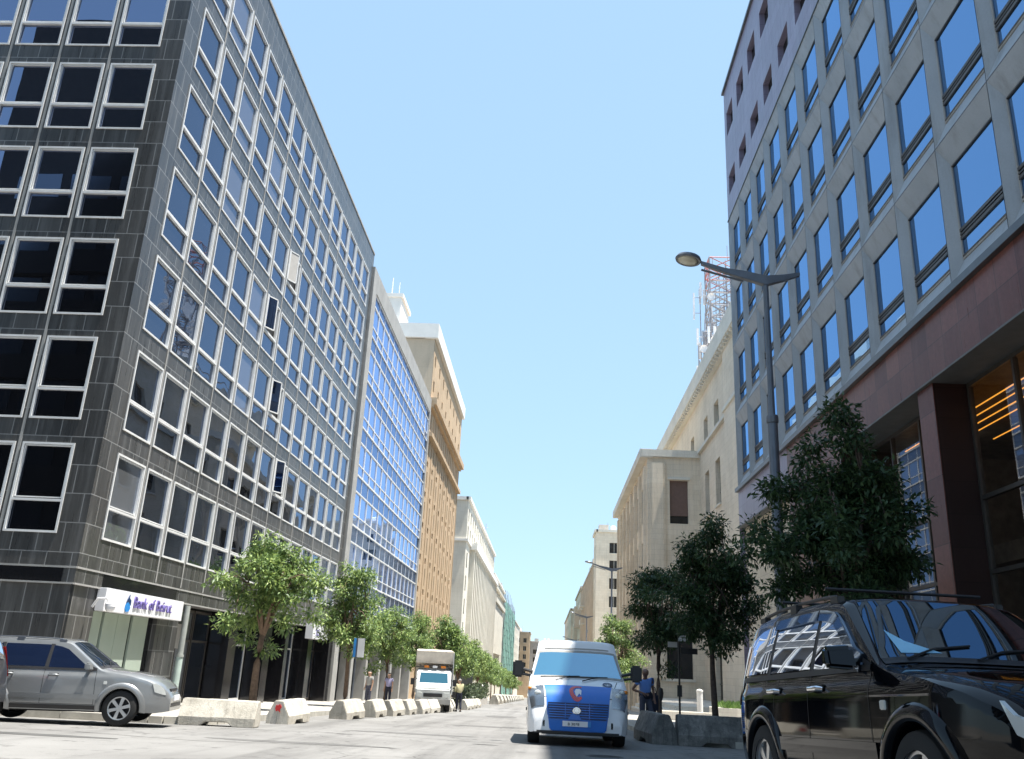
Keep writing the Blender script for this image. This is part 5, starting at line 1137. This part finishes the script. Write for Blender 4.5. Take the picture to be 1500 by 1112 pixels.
        q = MB()
        for x0, x1 in ((1.055, 1.045), (2.10, 2.06), (.20, .36)):
            S.patch(q, ([(x0-.004, .40), (x0+.004, .40)], [(x1-.004, 1.06), (x1+.004, 1.06)]), .003, sg, 1, 14)
        S.patch(q, ([(.35, .395), (2.1, .395)], [(.35, .402), (2.1, .402)]), .003, sg, 20, 1); q.build('door_seam', M['black'], root, world=False)
        for x in (1.14, .26):
            y = sg*(S.side(x+.08, .96)); q = MB(); q.box(x, x+.19, y-.012, y+.012, .935, .985, 1); q.tube([(x+.0, y+sg*.01, .95), (x+.02, y+sg*.045, .955), (x+.17, y+sg*.045, .955), (x+.19, y+sg*.01, .95)], [.017, .02, .02, .017], 8, 0)
            q.build('door_handle', [M['chrome'] if chrome else paint_, M['black']], root, world=False, smooth=45)
        y = sg*.99; q = MB(); q.hexa([(1.86, sg*.90, 1.06), (2.02, sg*.90, 1.06), (1.98, sg*1.10, 1.07), (1.87, sg*1.10, 1.07), (1.86, sg*.90, 1.24), (1.97, sg*.90, 1.22), (1.95, sg*1.10, 1.20), (1.87, sg*1.10, 1.22)]); q.box(1.88, 1.96, min(sg*.82, sg*.92), max(sg*.82, sg*.92), 1.09, 1.14)
        q.build('door_mirror', paint_ if not chrome else M['p_black'], root, world=False, bevel=.025, smooth=50)
        q = MB(); q.box(2.24, 2.31, min(sg*(S.side(2.27, .84)-.01), sg*(S.side(2.27, .84)+.012)), max(sg*(S.side(2.27, .84)-.01), sg*(S.side(2.27, .84)+.012)), .80, .86); q.build('side_indicator', M['lampglass'], root, world=False, bevel=.006)
        q = MB(); yr = lambda x: S.side(x, 1.6)-.03; xs_ = [-.45, -.38, 0, .5, 1.0, 1.22, 1.30]; q.tube([(x, sg*yr(min(x, 1.2)), (S.topz(x, yr(min(x, 1.2)))+(.0 if i in (0, 6) else .035))) for i, x in enumerate(xs_)], [.014, .017, .015, .015, .015, .017, .014], 8)
        for x in (-.4, .4, 1.24): q.box(x-.07, x+.07, sg*yr(x)-.03, sg*yr(x)+.03, 1.60, S.topz(x, yr(x))+.035)
        q.build('roof_rail', M['plastic'] if chrome else M['pole'], root, world=False, bevel=.008)
        # lamps
        q = MB(); S.patch(q, ([(3.26+hs, .68), (3.32+hs*.8, .66), (3.39+hs*.6, .64), (3.47, .62)], [(3.20+hs, .85), (3.28+hs*.8, .84-hs*.5), (3.36+hs*.4, .80-hs*.3), (3.42, .74)]), .012, sg, 12, 5, 0, .03); q.build('headlight', M['lampglass'], root, world=False, smooth=40)
        q = MB(); S.patch(q, ([(-.90, .86), (-.72, .86)], [(-.78, 1.40), (-.60, 1.40)]), .010, sg, 4, 10); q.build('tail_light', M['red'], root, world=False, smooth='all')
        if deflect:
            for x0, x1 in ((1.06, 1.93), (.10, 1.04)):
                q = MB(); xs_ = [x0+(x1-x0)*i/6 for i in range(7)]; S.patch(q, ([(x, max(zb_, tz1(x+.05))-.055) for x in xs_], [(x, max(zb_+.05, tz1(x+.03))+.025) for x in xs_]), .032, sg, 12, 3, 0, .03); q.build('wind_deflector', M['deflector'], root, world=False, smooth=45)
    q = MB(); S.toppatch(q, 1.45, 2.08, .86, .006, fr1=.93); q.build('windscreen', M['screen'], root, world=False, smooth='all')
    q = MB(); S.toppatch(q, 2.08, 2.16, .93, .006, 2, 16); q.build('wiper_cowl', M['plastic'], root, world=False)
    q = MB()
    for y0 in (-.1, -.6): q.tube([(2.13, y0, S.topz(2.13, y0)+.02), (2.02, y0+.25, S.topz(2.02, y0+.25)+.02), (1.97, y0+.55, S.topz(1.97, y0+.55)+.018)], .008, 5)
    q.build('wiper', M['plastic'], root, world=False)
    q = MB(); S.toppatch(q, -.83, -.66, .84, .006, 8, 16); q.build('rear_window', glass_, root, world=False, smooth='all')
    # front grille, bumper intake, fog lamps
    q = MB(); X = 3.50; q.box(3.40, X, -.36, .36, .62, .74); q.box(3.45, 3.565, -.5, .5, .36, .48); q.build('grille', M['plastic'], root, world=False, bevel=.02)
    q = MB(); q.tube([(3.485, -.3, .70), (3.505, -.1, .63), (3.505, .1, .63), (3.485, .3, .70)], .02, 6); q.box(3.495, 3.515, -.3, .3, .67, .69); q.build('grille_bar', M['chrome'], root, world=False)
    q = MB(); q.box(3.555, 3.575, -.26, .26, .50, .61); q.build('number_plate', M['sign_white'], root, world=False)
    return root, S
sv, S_ = suv((-11.5, 19.08, GZ(19.08)-.0), math.radians(10.9), .008, 'metallic grey sport utility car parked beside the black granite corner', M['p_silver'], M['carglass_b'])
bk, S_ = suv((2.82, 8.4, -1.06), math.radians(-83.4), .05, 'glossy black sport utility car filling the lower right corner', M['p_black'], M['carglass'], deflect=True, chrome=True, hs=.12)
q = MB(); q.quad(*[(x, y, S_.topz(x, y)+.012) for x, y in ((2.05, -.60), (2.05, -.30), (1.93, -.50), (1.80, -.585))]); q.build('dash_reflection', M['dash_reflect'], bk, world=False)  # pale blue patch painted as the dash's reflection in the windscreen
for x in (1.05, .1): q = MB(); q.tube([(x, -.66, 1.745), (x, .66, 1.745)], .013, 8); q.build('roof_crossbar', M['plastic'], bk, world=False, smooth=45)
# dark car whose tail pokes in at the left edge
dk, _s = suv((-11.19, 16.4, GZ(16.5)), math.radians(183), 0, 'charcoal car cut off by the left edge, only its red tail light showing', M['p_grey'], M['carglass'])

def van():
    root = empty('delivery_van', (.74, 21.45, GZ(21.45)+.0), 'white armoured van with bright blue bonnet stripe and grille facing the camera', 'van'); root.rotation_euler = (0, -.028, math.radians(-89.5)); root.scale = (1, 1.13, .925)
    top = [(-4.2, 2.50), (-.80, 2.52), (-.62, 2.50), (-.52, 2.30), (-.50, 2.22), (0.16, 1.60), (.30, 1.52), (.62, 1.36), (.80, 1.20), (.90, 1.0), (.96, .74), (1.0, .55)]
    wid = [(-4.2, .98), (.2, 1.0), (.55, 1.01), (.80, .985), (.92, .93), (1.0, .85)]
    tz = [(.2, .97), (.5, 1.0), (1.1, 1.0), (1.5, .975), (2.0, .885), (2.5, .81), (2.6, .80)]
    S = Shell(top, wid, tz, lambda x: interp([(-4.2, .35), (.5, .33), (.9, .28), (1.0, .30)], x), [.25+.045*i for i in range(50)], -4.2, 1.0, pw=3.4, crownf=smooth_curve([(-4.2, .12), (-.55, .12), (.1, .06), (.5, .12), (.8, .16), (1, .14)]))
    mb = MB(); S.body(mb, [(0, .40, .36), (-3.0, .40, .36)], 170); mb.build('body', M['p_white'], root, world=False, clean=True, smooth=28)
    mb = MB(); mb.box(-4.1, .85, -.7, .7, .25, 1.1); mb.box(-3.4, .4, -.74, .74, .28, .9); mb.build('underbody', M['black'], root, world=False)
    for sg in (-1, 1):
        for ax in (0, -3.0): wheel(root, ax, sg*.86, .35, .35, .24, sg, 5)
    q = MB(); S.toppatch(q, -.46, .17, .90, .008, 14, 20, 0, .93); q.build('windscreen', M['vanglass'], root, world=False, smooth='all')
    q = MB(); S.toppatch(q, -.50, -.46, .93, .007, 2, 20); S.toppatch(q, .17, .25, .96, .007, 3, 20)
    for sg in (-1, 1):
        vs = []
        for i in range(15):
            x = -.48+.68*i/14; ye = S.side(x, S.top(x)-S.crown(x)); 
            for fr in (.90, .97): y = sg*ye*fr; vs.append((x, y, S.topz(x, y)+.006))
        q.add(vs, [(2*i, 2*i+1, 2*i+3, 2*i+2) for i in range(14)])
    q.build('windscreen_frame', M['conc_grey'], root, world=False)
    # blue stripe over bonnet and bumper
    def nosepatch(q, x0, x1, y0, y1, off=.006, n=14, m=8, y0b=None, y1b=None):
        y0b = y0 if y0b is None else y0b; y1b = y1 if y1b is None else y1b; vs = []
        for i in range(n+1):
            x = x0+(x1-x0)*i/n; dz = S.top(x+.01)-S.top(x-.01); nl = math.hypot(dz, .02); nx, nz = -dz/nl, .02/nl
            a, c = y0+(y0b-y0)*i/n, y1+(y1b-y1)*i/n
            for j in range(m+1): y = a+(c-a)*j/m; vs.append((x+nx*off, y, S.topz(x, y)+nz*off))
        q.add(vs, [(i*(m+1)+j, i*(m+1)+j+1, (i+1)*(m+1)+j+1, (i+1)*(m+1)+j) for i in range(n) for j in range(m)])
    q = MB(); nosepatch(q, .60, .975, -.68, .68, .008, 16, 10, -.60, .60); q.build('bonnet_stripe', M['p_blue'], root, world=False, smooth='all')
    q = MB(); q.prism([(-.60, .78), (-.55, .36), (-.5, .33), (.5, .33), (.55, .36), (.60, .78)], .90, 1.035, 'x'); q.build('bumper_stripe', M['p_blue'], root, world=False, bevel=.02)
    q = MB(); q.prism([(-.60, .97), (-.56, .60), (.56, .60), (.60, .97)], .93, 1.045, 'x'); q.build('grille', M['sign_navy'], root, world=False, bevel=.01)
    q = MB()
    for k in range(6): z = .64+.055*k; q.box(1.03, 1.062, -.565-.004*k, .565+.004*k, z, z+.022)
    for y in (-.25, .0, .22): q.box(1.05, 1.068, y-.008, y+.008, .62, .96)
    q.build('grille_slats', M['p_blue'], root, world=False)
    q = MB(); q.lathe([(.0, 1.085), (.045, 1.085), (.05, 1.07), (.075, 1.07), (.085, 1.08), (.09, 1.06)], (0, -.03, .80), 'x', 24); q.build('badge', M['chrome'], root, world=False, smooth=40)
    q = MB(); q.prism([(-.02, .60), (-.20, .60), (-.12, .74), (0, .74), (.07, .60)], 1.063, 1.07, 'x'); q.build('badge_holder', M['p_blue'], root, world=False)
    # plate
    q = MB(); q.box(1.04, 1.058, -.30, .25, .445, .565, 0); q.box(1.058, 1.061, .19, .25, .445, .565, 1); q.build('number_plate', [M['sign_white'], M['sign_blue']], root, world=False)
    TX = Matrix.Translation((1.060, .12, .475))@Matrix.Rotation(math.radians(90), 4, 'Z')@Matrix.Rotation(math.radians(90), 4, 'X')@Matrix.Diagonal((-1, 1, 1, 1))
    TF = lambda y, z, x=1.062: Matrix(((0, 0, 1, x), (1, 0, 0, y), (0, 1, 0, z), (0, 0, 0, 1)))
    put_text('plate_marks', 'B 3078', .08, M['plastic'], root, TF(-.2, .47), .002)
    # red crescent emblem with a white shape, on the bonnet
    em = MB(); out = []; inn = []
    cxz = (.0, .0)
    P3 = lambda y, h: (0, 0, 0)
    def on_nose(y, x): return (x+.012, y, S.topz(x, y)+.012)
    def xz(h): return .74+(.15-h)*.9
    pts = [(.155*math.cos(math.radians(a)), .155*math.sin(math.radians(a))) for a in range(50, 311, 13)]; pin = [(.03+.105*math.cos(math.radians(a)), .105*math.sin(math.radians(a))) for a in range(60, 301, 12)][::-1]
    nO = min(len(pts), len(pin)); pts = pts[:nO]; pin = pin[::-1][:nO]
    vs = [on_nose(-.02+y, .76-z*.85) for y, z in pts]+[on_nose(-.02+y, .76-z*.85) for y, z in pin]
    em.add(vs, [(i, i+1, nO+i+1, nO+i) for i in range(nO-1)]); em.build('crescent_emblem', M['red'], root, world=False)
    em = MB(); em.add([on_nose(y-.0, .76-z*.85) for y, z in ((-.03, -.11), (.02, -.05), (.06, -.08), (.07, .02), (.03, .07), (-.04, .06), (-.07, -.01))], [tuple(range(7))]); em.build('map_emblem', M['sign_white'], root, world=False)
    em = MB(); vs = []
    n0 = (-.60*-1, .50)
    ring = [(.60+.10*math.cos(t)*1, .50-.10*math.sin(t)) for t in [2*math.pi*k/24 for k in range(24)]]; ring2 = [(.60+.068*math.cos(t), .50-.060*math.sin(t)) for t in [2*math.pi*k/24 for k in range(24)]]
    em.add([on_nose(y, x) for y, x in ring]+[on_nose(y, x) for y, x in ring2], [(k, (k+1) % 24, 24+(k+1) % 24, 24+k) for k in range(24)]); em.build('number_ring', M['sign_navy'], root, world=False)
    tx = text_mesh('35', .125, .001); tx.materials.clear(); tx.materials.append(M['sign_navy'])
    for v in tx.vertices: y, h = .535+v.co.x, -.04+v.co.y; v.co = Vector(on_nose(y, .50-h*.9))+Vector((.0, 0, .002))
    link('fleet_number', tx, root)
    for sg in (-1, 1):
        q = MB(); hp = [(.93, .60, .96), (.80, .93, .98), (.62, .985, 1.12), (.50, .985, 1.30), (.72, .84, 1.27), (.83, .66, 1.16)]
        def surf(x, y, o): z = S.topz(x, y); return (x+o, sg*y, z+o*.6)
        # lamp unit: follow the nose between three stations
        vs = []
        for i in range(9):
            x = .52+.40*i/8
            ya = .70-.04*(i/8); ye = S.side(x, S.top(x)-S.crown(x))*.995
            for j in range(6): y = ya+(ye-ya)*j/5; vs.append(surf(x, y, .012))
        q.add(vs, [(i*6+j, i*6+j+1, i*6+j+7, i*6+j+6) for i in range(2, 8) for j in range(5)])
        hl = q.build('headlight', M['lamp_in'], root, world=False, smooth=40)
        q = MB()
        for (x, y, r_) in ((.80, .80, .07), (.70, .88, .055)): c = surf(x, y, .01); q.sphere(c, r_, 14, 8, sc=(.5, 1, 1))
        q.build('lamp_bulb', M['lampglass'], hl, world=False, smooth='all')
        q = MB(); c = surf(.66, .955, .01); q.sphere(c, .045, 12, 8, sc=(.7, 1, 1)); q.build('indicator', M['orange'], hl, world=False, smooth='all')
        q = MB(); q.box(.965, 1.0, sg*.665-.02, sg*.665+.02, .42, .56); q.build('bumper_slot', M['black'], root, world=False)
        q = MB(); q.box(.0, .16, sg*1.22-.115, sg*1.22+.115, 1.52, 1.92); q.build('door_mirror', M['plastic'], root, world=False, bevel=.04, smooth=50)
        q = MB(); q.tube([(.1, sg*.92, 1.66), (.1, sg*1.12, 1.72)], .035, 8); q.tube([(.1, sg*.92, 1.56), (.1, sg*1.12, 1.60)], .03, 8); q.build('mirror_arm', M['plastic'], root, world=False)
        q = MB(); xs_ = [-.9, -.5, -.1, .12]; S.patch(q, ([(x, 1.42) for x in xs_], [(-.9, 2.1), (-.5, 2.08), (-.28, 1.82), (.02, 1.52)]), .008, sg, 10, 5); q.build('side_window', M['carglass'], root, world=False)
        q = MB(); S.patch(q, ([(-3.9, .75), (.5, .75)], [(-3.9, .82), (.5, .82)]), .02, sg, 20, 1, 0, .02); q.build('side_moulding', M['plastic'], root, world=False)
    q = MB()
    for y0, y1 in ((.10, .62), (-.45, .05)): q.tube([(.42, y0, S.topz(.42, y0)+.03), (.24, (y0+y1)/2+.05, S.topz(.24, (y0+y1)/2)+.045), ], .014, 6); q.tube([(.24, y0-.3, S.topz(.24, y0-.3)+.02), (.2, y1, S.topz(.2, y1)+.03)], .012, 6)
    q.build('wiper', M['plastic'], root, world=False)
    q = MB()
    for sg in (-1, 1):
        xs_ = [.33+.05*i for i in range(12)]; vs = []
        for x in xs_:
            for e in (0, .012): y = .80-.13*(x-.33)/.55+e; vs.append((x, sg*y, S.topz(x, y)+.006))
        q.add(vs, [(2*i, 2*i+1, 2*i+3, 2*i+2) for i in range(11)])
    nosepatch(q, .30, .308, -.86, .86, .007, 1, 12)
    q.build('bonnet_seam', M['black'], root, world=False)
    q = MB(); q.box(.985, 1.02, -.80, .80, .30, .335); q.box(.93, .99, -.86, .86, .27, .31); q.build('bumper_lip', M['plastic'], root, world=False)
    q = MB(); S.toppatch(q, -.53, -.515, .8, .01, 2, 12); q.build('roof_gutter', M['conc_grey'], root, world=False)
    return root
van()

def truck():
    y0 = 46.0; root = empty('box_truck', (-5.62, y0, GZ(y0)+.0), 'cream box truck with a white cab parked behind the barriers', 'truck'); root.rotation_euler = (.028, 0, math.radians(7.5)); root.scale = (.95, .95, .97)
    # local: x across, y away from camera, z up
    prof = [(0, .55), (-.02, 1.15), (.10, 1.22), (.42, 2.02), (.55, 2.10), (1.5, 2.12), (1.5, .5)]
    mb = MB(); mb.prism([(-a, b_) for a, b_ in [(p[0]*-1, p[1]) for p in prof]], -.92, .92, 'x'); mb.build('cab', M['p_truck'], root, world=False, bevel=.06, smooth=40)
    q = MB(); q.hexa([(-.80, .115, 1.25), (.80, .115, 1.25), (.80, .2, 1.25), (-.80, .2, 1.25), (-.74, .375, 1.93), (.74, .375, 1.93), (.74, .45, 1.93), (-.74, .45, 1.93)]); q.build('windscreen', M['vanglass'], root, world=False, bevel=.02)
    q = MB(); q.box(-.95, .95, -.12, .2, .38, .66); q.build('bumper', M['conc_grey'], root, world=False, bevel=.03)
    q = MB(); q.box(-.5, .5, -.055, .0, .74, .92); q.build('grille', M['plastic'], root, world=False, bevel=.01)
    for sg in (-1, 1):
        q = MB(); q.box(sg*.72-.15, sg*.72+.15, -.06, .02, .72, .95); q.build('headlight', M['lampglass'], root, world=False, bevel=.02)
        q = MB(); q.box(sg*1.12-.1, sg*1.12+.1, .05, .12, 1.3, 1.62); q.tube([(sg*.9, .2, 1.6), (sg*1.1, .08, 1.5)], .02, 6); q.build('door_mirror', M['plastic'], root, world=False)
        q = MB(); q.box(min(sg*.921, sg*.93), max(sg*.921, sg*.93), .45, 1.2, 1.3, 1.9); q.build('side_window', M['carglass'], root, world=False)
    q = MB(); q.box(-1.02, 1.02, 1.6, 6.2, .85, 3.0); q.box(-1.02, 1.02, .75, 1.6, 2.35, 3.0); q.build('cargo_box', M['box_panel'], root, world=False, bevel=.03)
    q = MB(); q.box(.99, 1.04, .7, 6.2, .85, 2.95); q.build('box_edge', M['p_truck'], root, world=False)
    q = MB(); q.box(-1.0, 1.0, .45, .74, 2.16, 2.22)
    for i in range(7): q.lathe([(0, 0), (.07, 0), (.07, .05), (0, .06)], (-.75+.25*i, .55, 2.24), 'z', 8)
    q.build('roof_lamp_bar', M['bronze'], root, world=False)
    for i in range(3): q = MB(); q.box(-.55+.45*i, -.3+.45*i, .42, .46, 2.15, 2.26); q.build('marker_lamp', M['orange' if i != 1 else 'sign_white'], root, world=False)
    q = MB(); q.box(-.4, .4, 1.0, 6, .45, .85); q.build('chassis', M['plastic'], root, world=False)
    for sg in (-1, 1):
        for y in (.75, 4.6):
            t = MB(); r, h_ = .39, .13; t.lathe([(r*.6, -h_), (r, -h_), (r, h_), (r*.6, h_)], axis='x'); t.lathe([(0, sg*h_*.8), (r*.6, sg*h_*.8)], axis='x'); link('wheel', t.mesh('wheel', M['tyre'], smooth=35), root, (sg*.82, y, .39))
truck()

# ---- people ------------------------------------------------------------------------------------
def skinned(name, nodes, edges, mat, parent, sub=2, root=0):
    me = bpy.data.meshes.new(name); me.from_pydata([n[0] for n in nodes], edges, []); o = bpy.data.objects.new(name, me); C.objects.link(o)
    sk = o.modifiers.new('s', 'SKIN'); sk.use_smooth_shade = True
    for i, n in enumerate(nodes):
        r = n[1]; o.data.skin_vertices[0].data[i].radius = (r, r) if not hasattr(r, '__len__') else r; o.data.skin_vertices[0].data[i].use_root = (i == root)
    ss = o.modifiers.new('u', 'SUBSURF'); ss.levels = sub; ss.render_levels = sub
    dg = bpy.context.evaluated_depsgraph_get(); dg.update(); m2 = bpy.data.meshes.new_from_object(o.evaluated_get(dg)); bpy.data.objects.remove(o)
    m2.materials.clear(); m2.materials.append(mat); m2.name = name; m2.polygons.foreach_set('use_smooth', [True]*len(m2.polygons))
    return link(name, m2, parent)
def person(loc, rz, label, J, skin, top, legs, hairm=None, bald=False, extra=None, shoes='plastic', sleeve=.5, group=None):
    """J: joints, x right, y forward, z up"""
    o = empty('person', loc, label, 'person', group, rz); V_ = lambda k: Vector(J[k])
    ns = []; es = []; ix = {}
    def nd(k, p, r): ix[k] = len(ns); ns.append((tuple(p), r)); return ix[k]
    nd('pelvis', J['pelvis'], (.115, .09)); nd('belly', V_('pelvis').lerp(V_('chest'), .5), (.115, .085)); nd('chest', J['chest'], (.15, .10)); nd('neck', V_('neck'), .062); nd('chin', V_('neck').lerp(V_('head'), .45), .06)
    nd('head', J['head'], (.122, .145)); nd('crown', V_('head')+(V_('head')-V_('neck')).normalized()*.10, (.085, .10))
    es += [(0, 1), (1, 2), (2, 3), (3, 4), (4, 5), (5, 6)]
    for s in 'LR':
        sh, el, wr = V_('sh'+s), V_('el'+s), V_('wr'+s); a = nd('sh'+s, sh, .055); b_ = nd('el'+s, el, .04); c = nd('wr'+s, wr, .026); es += [(ix['chest'], a), (a, b_), (b_, c)]
        d = (wr-el).normalized(); pm = wr+d*.07; p_ = nd('palm'+s, pm, (.036, .018)); es.append((c, p_)); sd = d.cross(Vector((0, 1, .3))).normalized()
        for f_ in range(4):
            L_ = (.07, .08, .076, .06)[f_]; base = pm+sd*(.026-.0175*f_)+d*.01; k1 = nd('f%s%d' % (s, f_), base+d*L_*.5, .0085); k2 = nd('g%s%d' % (s, f_), base+d*L_*.9+Vector((0, .02, -.01)), .0075); es += [(p_, k1), (k1, k2)]
        t1 = nd('t'+s, wr+d*.045+sd*.05, .010); t2 = nd('u'+s, wr+d*.085+sd*.062, .009); es += [(c, t1), (t1, t2)]
        hp, kn, an = V_('hip'+s), V_('kn'+s), V_('an'+s); a = nd('hip'+s, hp, .085); b_ = nd('kn'+s, kn, .055); c = nd('an'+s, an, .037); t = nd('toe'+s, V_('an'+s)+Vector((0, .15, -.045)), (.04, .03)); es += [(0, a), (a, b_), (b_, c), (c, t)]
    skinned('body', ns, es, skin, o)
    # shirt
    n2 = [(V_('pelvis')-Vector((0, 0, .03)), (.165, .145)), (V_('pelvis').lerp(V_('chest'), .5), (.170, .145)), (J['chest'], (.178, .125)), (V_('neck')-(V_('neck')-V_('chest'))*.25, .075)]; e2 = [(0, 1), (1, 2), (2, 3)]
    for s in 'LR':
        i = len(n2); sh, el = V_('sh'+s), V_('el'+s); n2 += [(sh, .078), (sh.lerp(el, sleeve*.5), .07), (sh.lerp(el, sleeve), .066)]; e2 += [(2, i), (i, i+1), (i+1, i+2)]
        if sleeve > 1: n2[i+2] = (el, .056); n2.append((V_('wr'+s)*.9+el*.1, .042)); e2.append((i+2, i+3))
    skinned('shirt', [(tuple(a), r) for a, r in n2], e2, top, o)
    n3 = [(V_('pelvis')+Vector((0, 0, .12)), (.155, .135)), (J['pelvis'], (.14, .12))]; e3 = [(0, 1)]
    for s in 'LR':
        i = len(n3); hp, kn, an = V_('hip'+s), V_('kn'+s), V_('an'+s); n3 += [(hp, .10), (kn, .075), (an+Vector((0, 0, .02)), .065)]; e3 += [(1, i), (i, i+1), (i+1, i+2)]
    skinned('trousers', [(tuple(a), r) for a, r in n3], e3, legs, o)
    for s in 'LR':
        a = V_('an'+s); q = MB(); q.box(a.x-.045, a.x+.045, a.y-.08, a.y+.19, a.z-.085, a.z-.01); link('shoe', q.mesh('shoe', M[shoes], bevel=.02, smooth=50), o)
    h_ = V_('head'); q = MB(); q.sphere((h_.x, h_.y+.098, h_.z-.01), .02, 8, 6, sc=(.7, 1.1, 1.3)); q.build('nose', skin, o, world=False, smooth='all')
    for sg in (-1, 1): q = MB(); q.sphere((h_.x+sg*.08, h_.y, h_.z), .028, 8, 6, sc=(.35, .7, 1.1)); q.build('ear', skin, o, world=False, smooth='all')
    q = MB()
    for sg in (-1, 1): q.sphere((h_.x+sg*.03, h_.y+.092, h_.z+.02), .011, 8, 6, sc=(1.2, .6, .8))
    q.box(h_.x-.025, h_.x+.025, h_.y+.078, h_.y+.088, h_.z-.06, h_.z-.052); q.build('eyes_and_mouth', M['hair'], o, world=False)
    if hairm:
        q = MB(); q.sphere((h_.x, h_.y-.022, h_.z+(.05 if not bald else -.02)), .098 if not bald else .088, 14, 8, sc=(.92, 1, .85 if not bald else .5)); q.build('hair', hairm, o, world=False, smooth='all')
    return o
def stand(h=1.75, **kw):
    k = h/1.75; J = dict(pelvis=(0, 0, .95), chest=(0, -.01, 1.28), neck=(0, 0, 1.47), head=(0, .025, 1.62), shL=(-.185, 0, 1.41), elL=(-.23, -.02, 1.13), wrL=(-.24, .06, .88), shR=(.185, 0, 1.41), elR=(.23, -.02, 1.13), wrR=(.24, .06, .88),
             hipL=(-.09, 0, .90), knL=(-.10, .02, .50), anL=(-.10, -.02, .085), hipR=(.09, 0, .90), knR=(.10, .02, .50), anR=(.10, -.02, .085)); J.update(kw)
    return {a: (b_[0]*k, b_[1]*k, b_[2]*k) for a, b_ in J.items()}
# guard in the blue shirt leaning by the van
J = stand(1.80, chest=(.02, .04, 1.27), neck=(.03, .07, 1.46), head=(.06, .13, 1.60), shL=(-.16, .05, 1.40), shR=(.22, .05, 1.38), elR=(.40, .02, 1.14), wrR=(.16, .22, 1.06), elL=(-.25, .0, 1.13), wrL=(-.2, .16, .92), knL=(-.12, .16, .52), anL=(-.14, -.04, .085))
g_ = person((2.86, 26.3, GZ(26.3)+.14), math.radians(200), 'bald man in light blue shirt and dark waistcoat between the van and a thin tree', J, M['skin'], M['shirt_blue'], M['slate_cloth'], M['grey_hair'], True)
skinned('waistcoat', [((-.03, -.03, .90), (.205, .19)), ((-.01, -.02, 1.08), (.215, .195)), ((-.01, .0, 1.20), (.19, .165))], [(0, 1), (1, 2)], M['navy'], g_)
bp = empty('backpack', (2.95, 26.75, GZ(26.7)+.9), 'dark shoulder bag behind the man in blue', 'bag'); q = MB(); q.box(.0, .35, .05, .3, -.2, .35); q.build('bag_body', M['navy'], bp, world=False, bevel=.06, smooth=50); q = MB(); q.tube([(.05, .1, .3), (.1, .1, .5), (.25, .1, .5), (.3, .1, .3)], .015, 6); q.build('strap', M['navy'], bp, world=False)
J = stand(1.72, head=(0, .03, 1.60), elR=(.2, .08, 1.14), wrR=(.06, .22, 1.15), knL=(-.08, .1, .5), anL=(-.08, .14, .085), anR=(.1, -.1, .085))
person((-4.68, 50.2, GZ(50.2)), math.radians(20), 'man in a cream shirt and black trousers standing in the road beside the truck', J, M['skin2'], M['cream_cloth'], M['navy'], M['grey_hair'], sleeve=1.5)
bg2 = empty('shoulder_bag', (-4.98, 50.1, GZ(50)+.72), 'black bag hanging at the side of the man in the cream shirt', 'bag'); q = MB(); q.box(-.12, .12, -.08, .2, -.02, .3); q.build('bag_body', M['plastic'], bg2, world=False, bevel=.03, smooth=50); q = MB(); q.tube([(0, -.02, .3), (.1, .02, .68), (.2, .08, .72)], .012, 5); q.build('strap', M['plastic'], bg2, world=False)
person((-8.65, 50.5, GZ(50.5)+.15), math.radians(170), 'person in a lilac top and navy trousers on the pavement left of the truck', stand(1.68), M['skin2'], M['lilac'], M['navy'], M['hair'])
person((-9.3, 48.2, GZ(48.2)+.15), math.radians(150), 'person in a grey top standing by the third tree trunk', stand(1.7), M['skin2'], M['conc_grey'], M['slate_cloth'], M['hair'])
